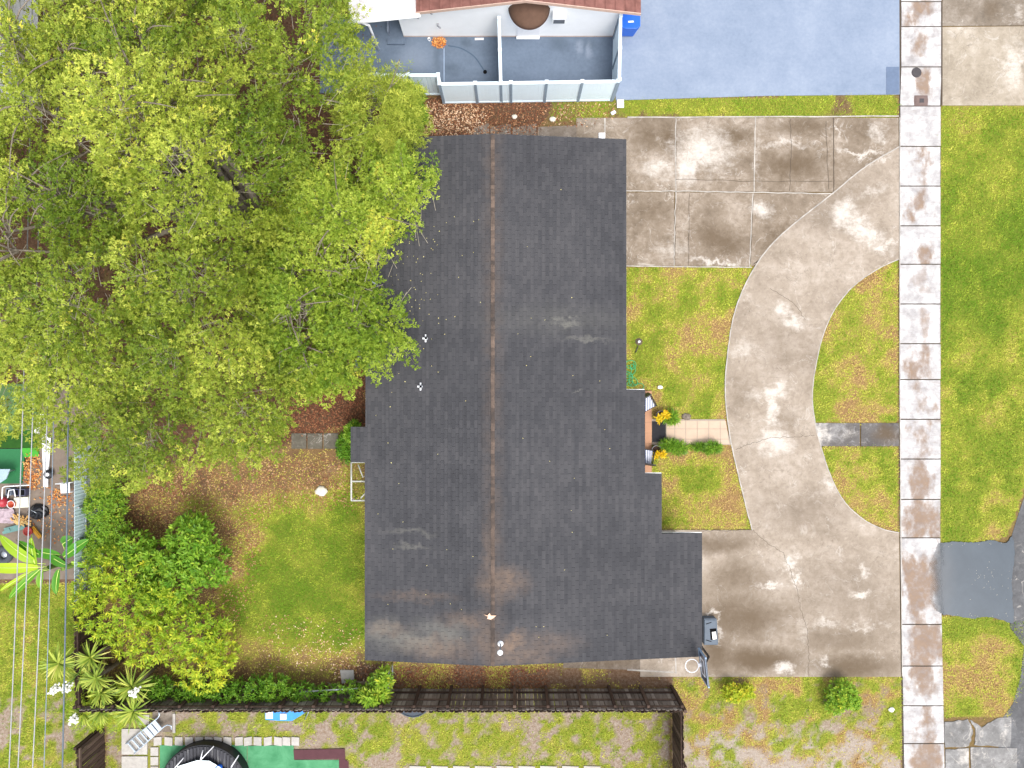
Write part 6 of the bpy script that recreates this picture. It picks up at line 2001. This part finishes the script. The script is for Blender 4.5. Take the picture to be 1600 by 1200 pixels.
litter('leaf_litter', 'brown fallen leaves lying under the trees and along the fence',
       [(LITTER_N, 5200, 0, .75), ([(655, 160), (760, 175), (740, 212), (640, 212)], 900, .7, 1), ([(440, 590), (575, 575), (572, 665), (440, 690)], 3600, .05, .6), (UNDER, 9000, 0, .6), ([(520, 1035), (620, 1035), (615, 1072), (520, 1065)], 420, .2, 1), ([(615, 1040), (860, 1042), (860, 1075), (615, 1075)], 1700, .1, .6),
        ([(210, 740), (560, 710), (560, 790), (420, 800), (360, 1050), (340, 1000), (330, 820)], 5200, .3, .8), ([(860, 160), (960, 158), (960, 185), (860, 200)], 300, .2, .9), (NW_LITTER, 9000, 0, .6), ([(400, 960), (565, 980), (560, 1045), (400, 1050)], 420, .5, 1), ([(200, 745), (300, 745), (260, 900), (200, 880)], 1500, .2, .75)], 41)
m_or = leafmat('orange_fallen_leaf', [(0, C(150, 84, 40)), (.5, C(206, 124, 58)), (1, C(236, 190, 120))], .1)
r = np.random.default_rng(52)


def heap(label, px, py, rx, ry, num, h, seed):
    r = np.random.default_rng(seed)
    x, y, _ = P(px, py)
    a, q = r.uniform(0, 6.283, num), np.sqrt(r.random(num))
    c = np.stack([x + q * rx * np.cos(a), y + q * ry * np.sin(a), .04 + h * (1 - q) + r.uniform(0, .03, num)], 1)
    b = r.uniform(0, 6.283, num)
    o = leaves('leaf_heap', c, np.stack([np.cos(b), np.sin(b), r.normal(0, .3, num)], 1), np.array([0, 0, 1.0]) + r.normal(0, .35, (num, 3)), r.uniform(.06, .12, num), r.uniform(.025, .05, num), r.random(num), m_or, None)
    return setp(o, label, 'leaves', None, 'stuff')


heap('heap of orange fallen leaves against the patio wall', 686, 67, .24, .20, 260, .08, 61)
heap('scatter of orange leaves beside the white boards', 52, 735, .35, .75, 420, .06, 62)
heap('scatter of orange leaves in the left yard under the white chair', 93, 778, .45, .35, 150, .04, 63)
heap('thin scatter of leaves across the left yard floor', 88, 800, 1.0, 1.2, 180, .02, 64)
# small yellow leaves blown on to the roof
num = 150
pxs = np.concatenate([r.normal(650, 36, 105), r.uniform(590, 960, 45)])
pys = np.concatenate([r.normal(430, 110, 105), r.uniform(240, 1000, 45)])
k = (pxs > 582) & (pxs < 965) & (pys > 225) & (pys < 1015)
pxs, pys = pxs[k], pys[k]
xx, yy = (pxs - 800) / PXM * .9, (600 - pys) / PXM * .9
a = r.uniform(0, 6.283, len(xx))
c = np.stack([xx, yy, RZ - SLOPE * np.abs(xx - XR) + .028], 1)
o = leaves('roof_leaves', c, np.stack([np.cos(a), np.sin(a), np.full(len(xx), .1)], 1), np.tile([[0, 0, 1.0]], (len(xx), 1)), r.uniform(.025, .055, len(xx)), r.uniform(.015, .03, len(xx)), r.uniform(.45, 1, len(xx)), leafmat('pale_yellow_leaf', [(0, C(150, 130, 60)), (1, C(232, 222, 150))], .1), None)
setp(o, 'small pale yellow leaves blown on to the shingled roof', 'leaves', None, 'stuff')
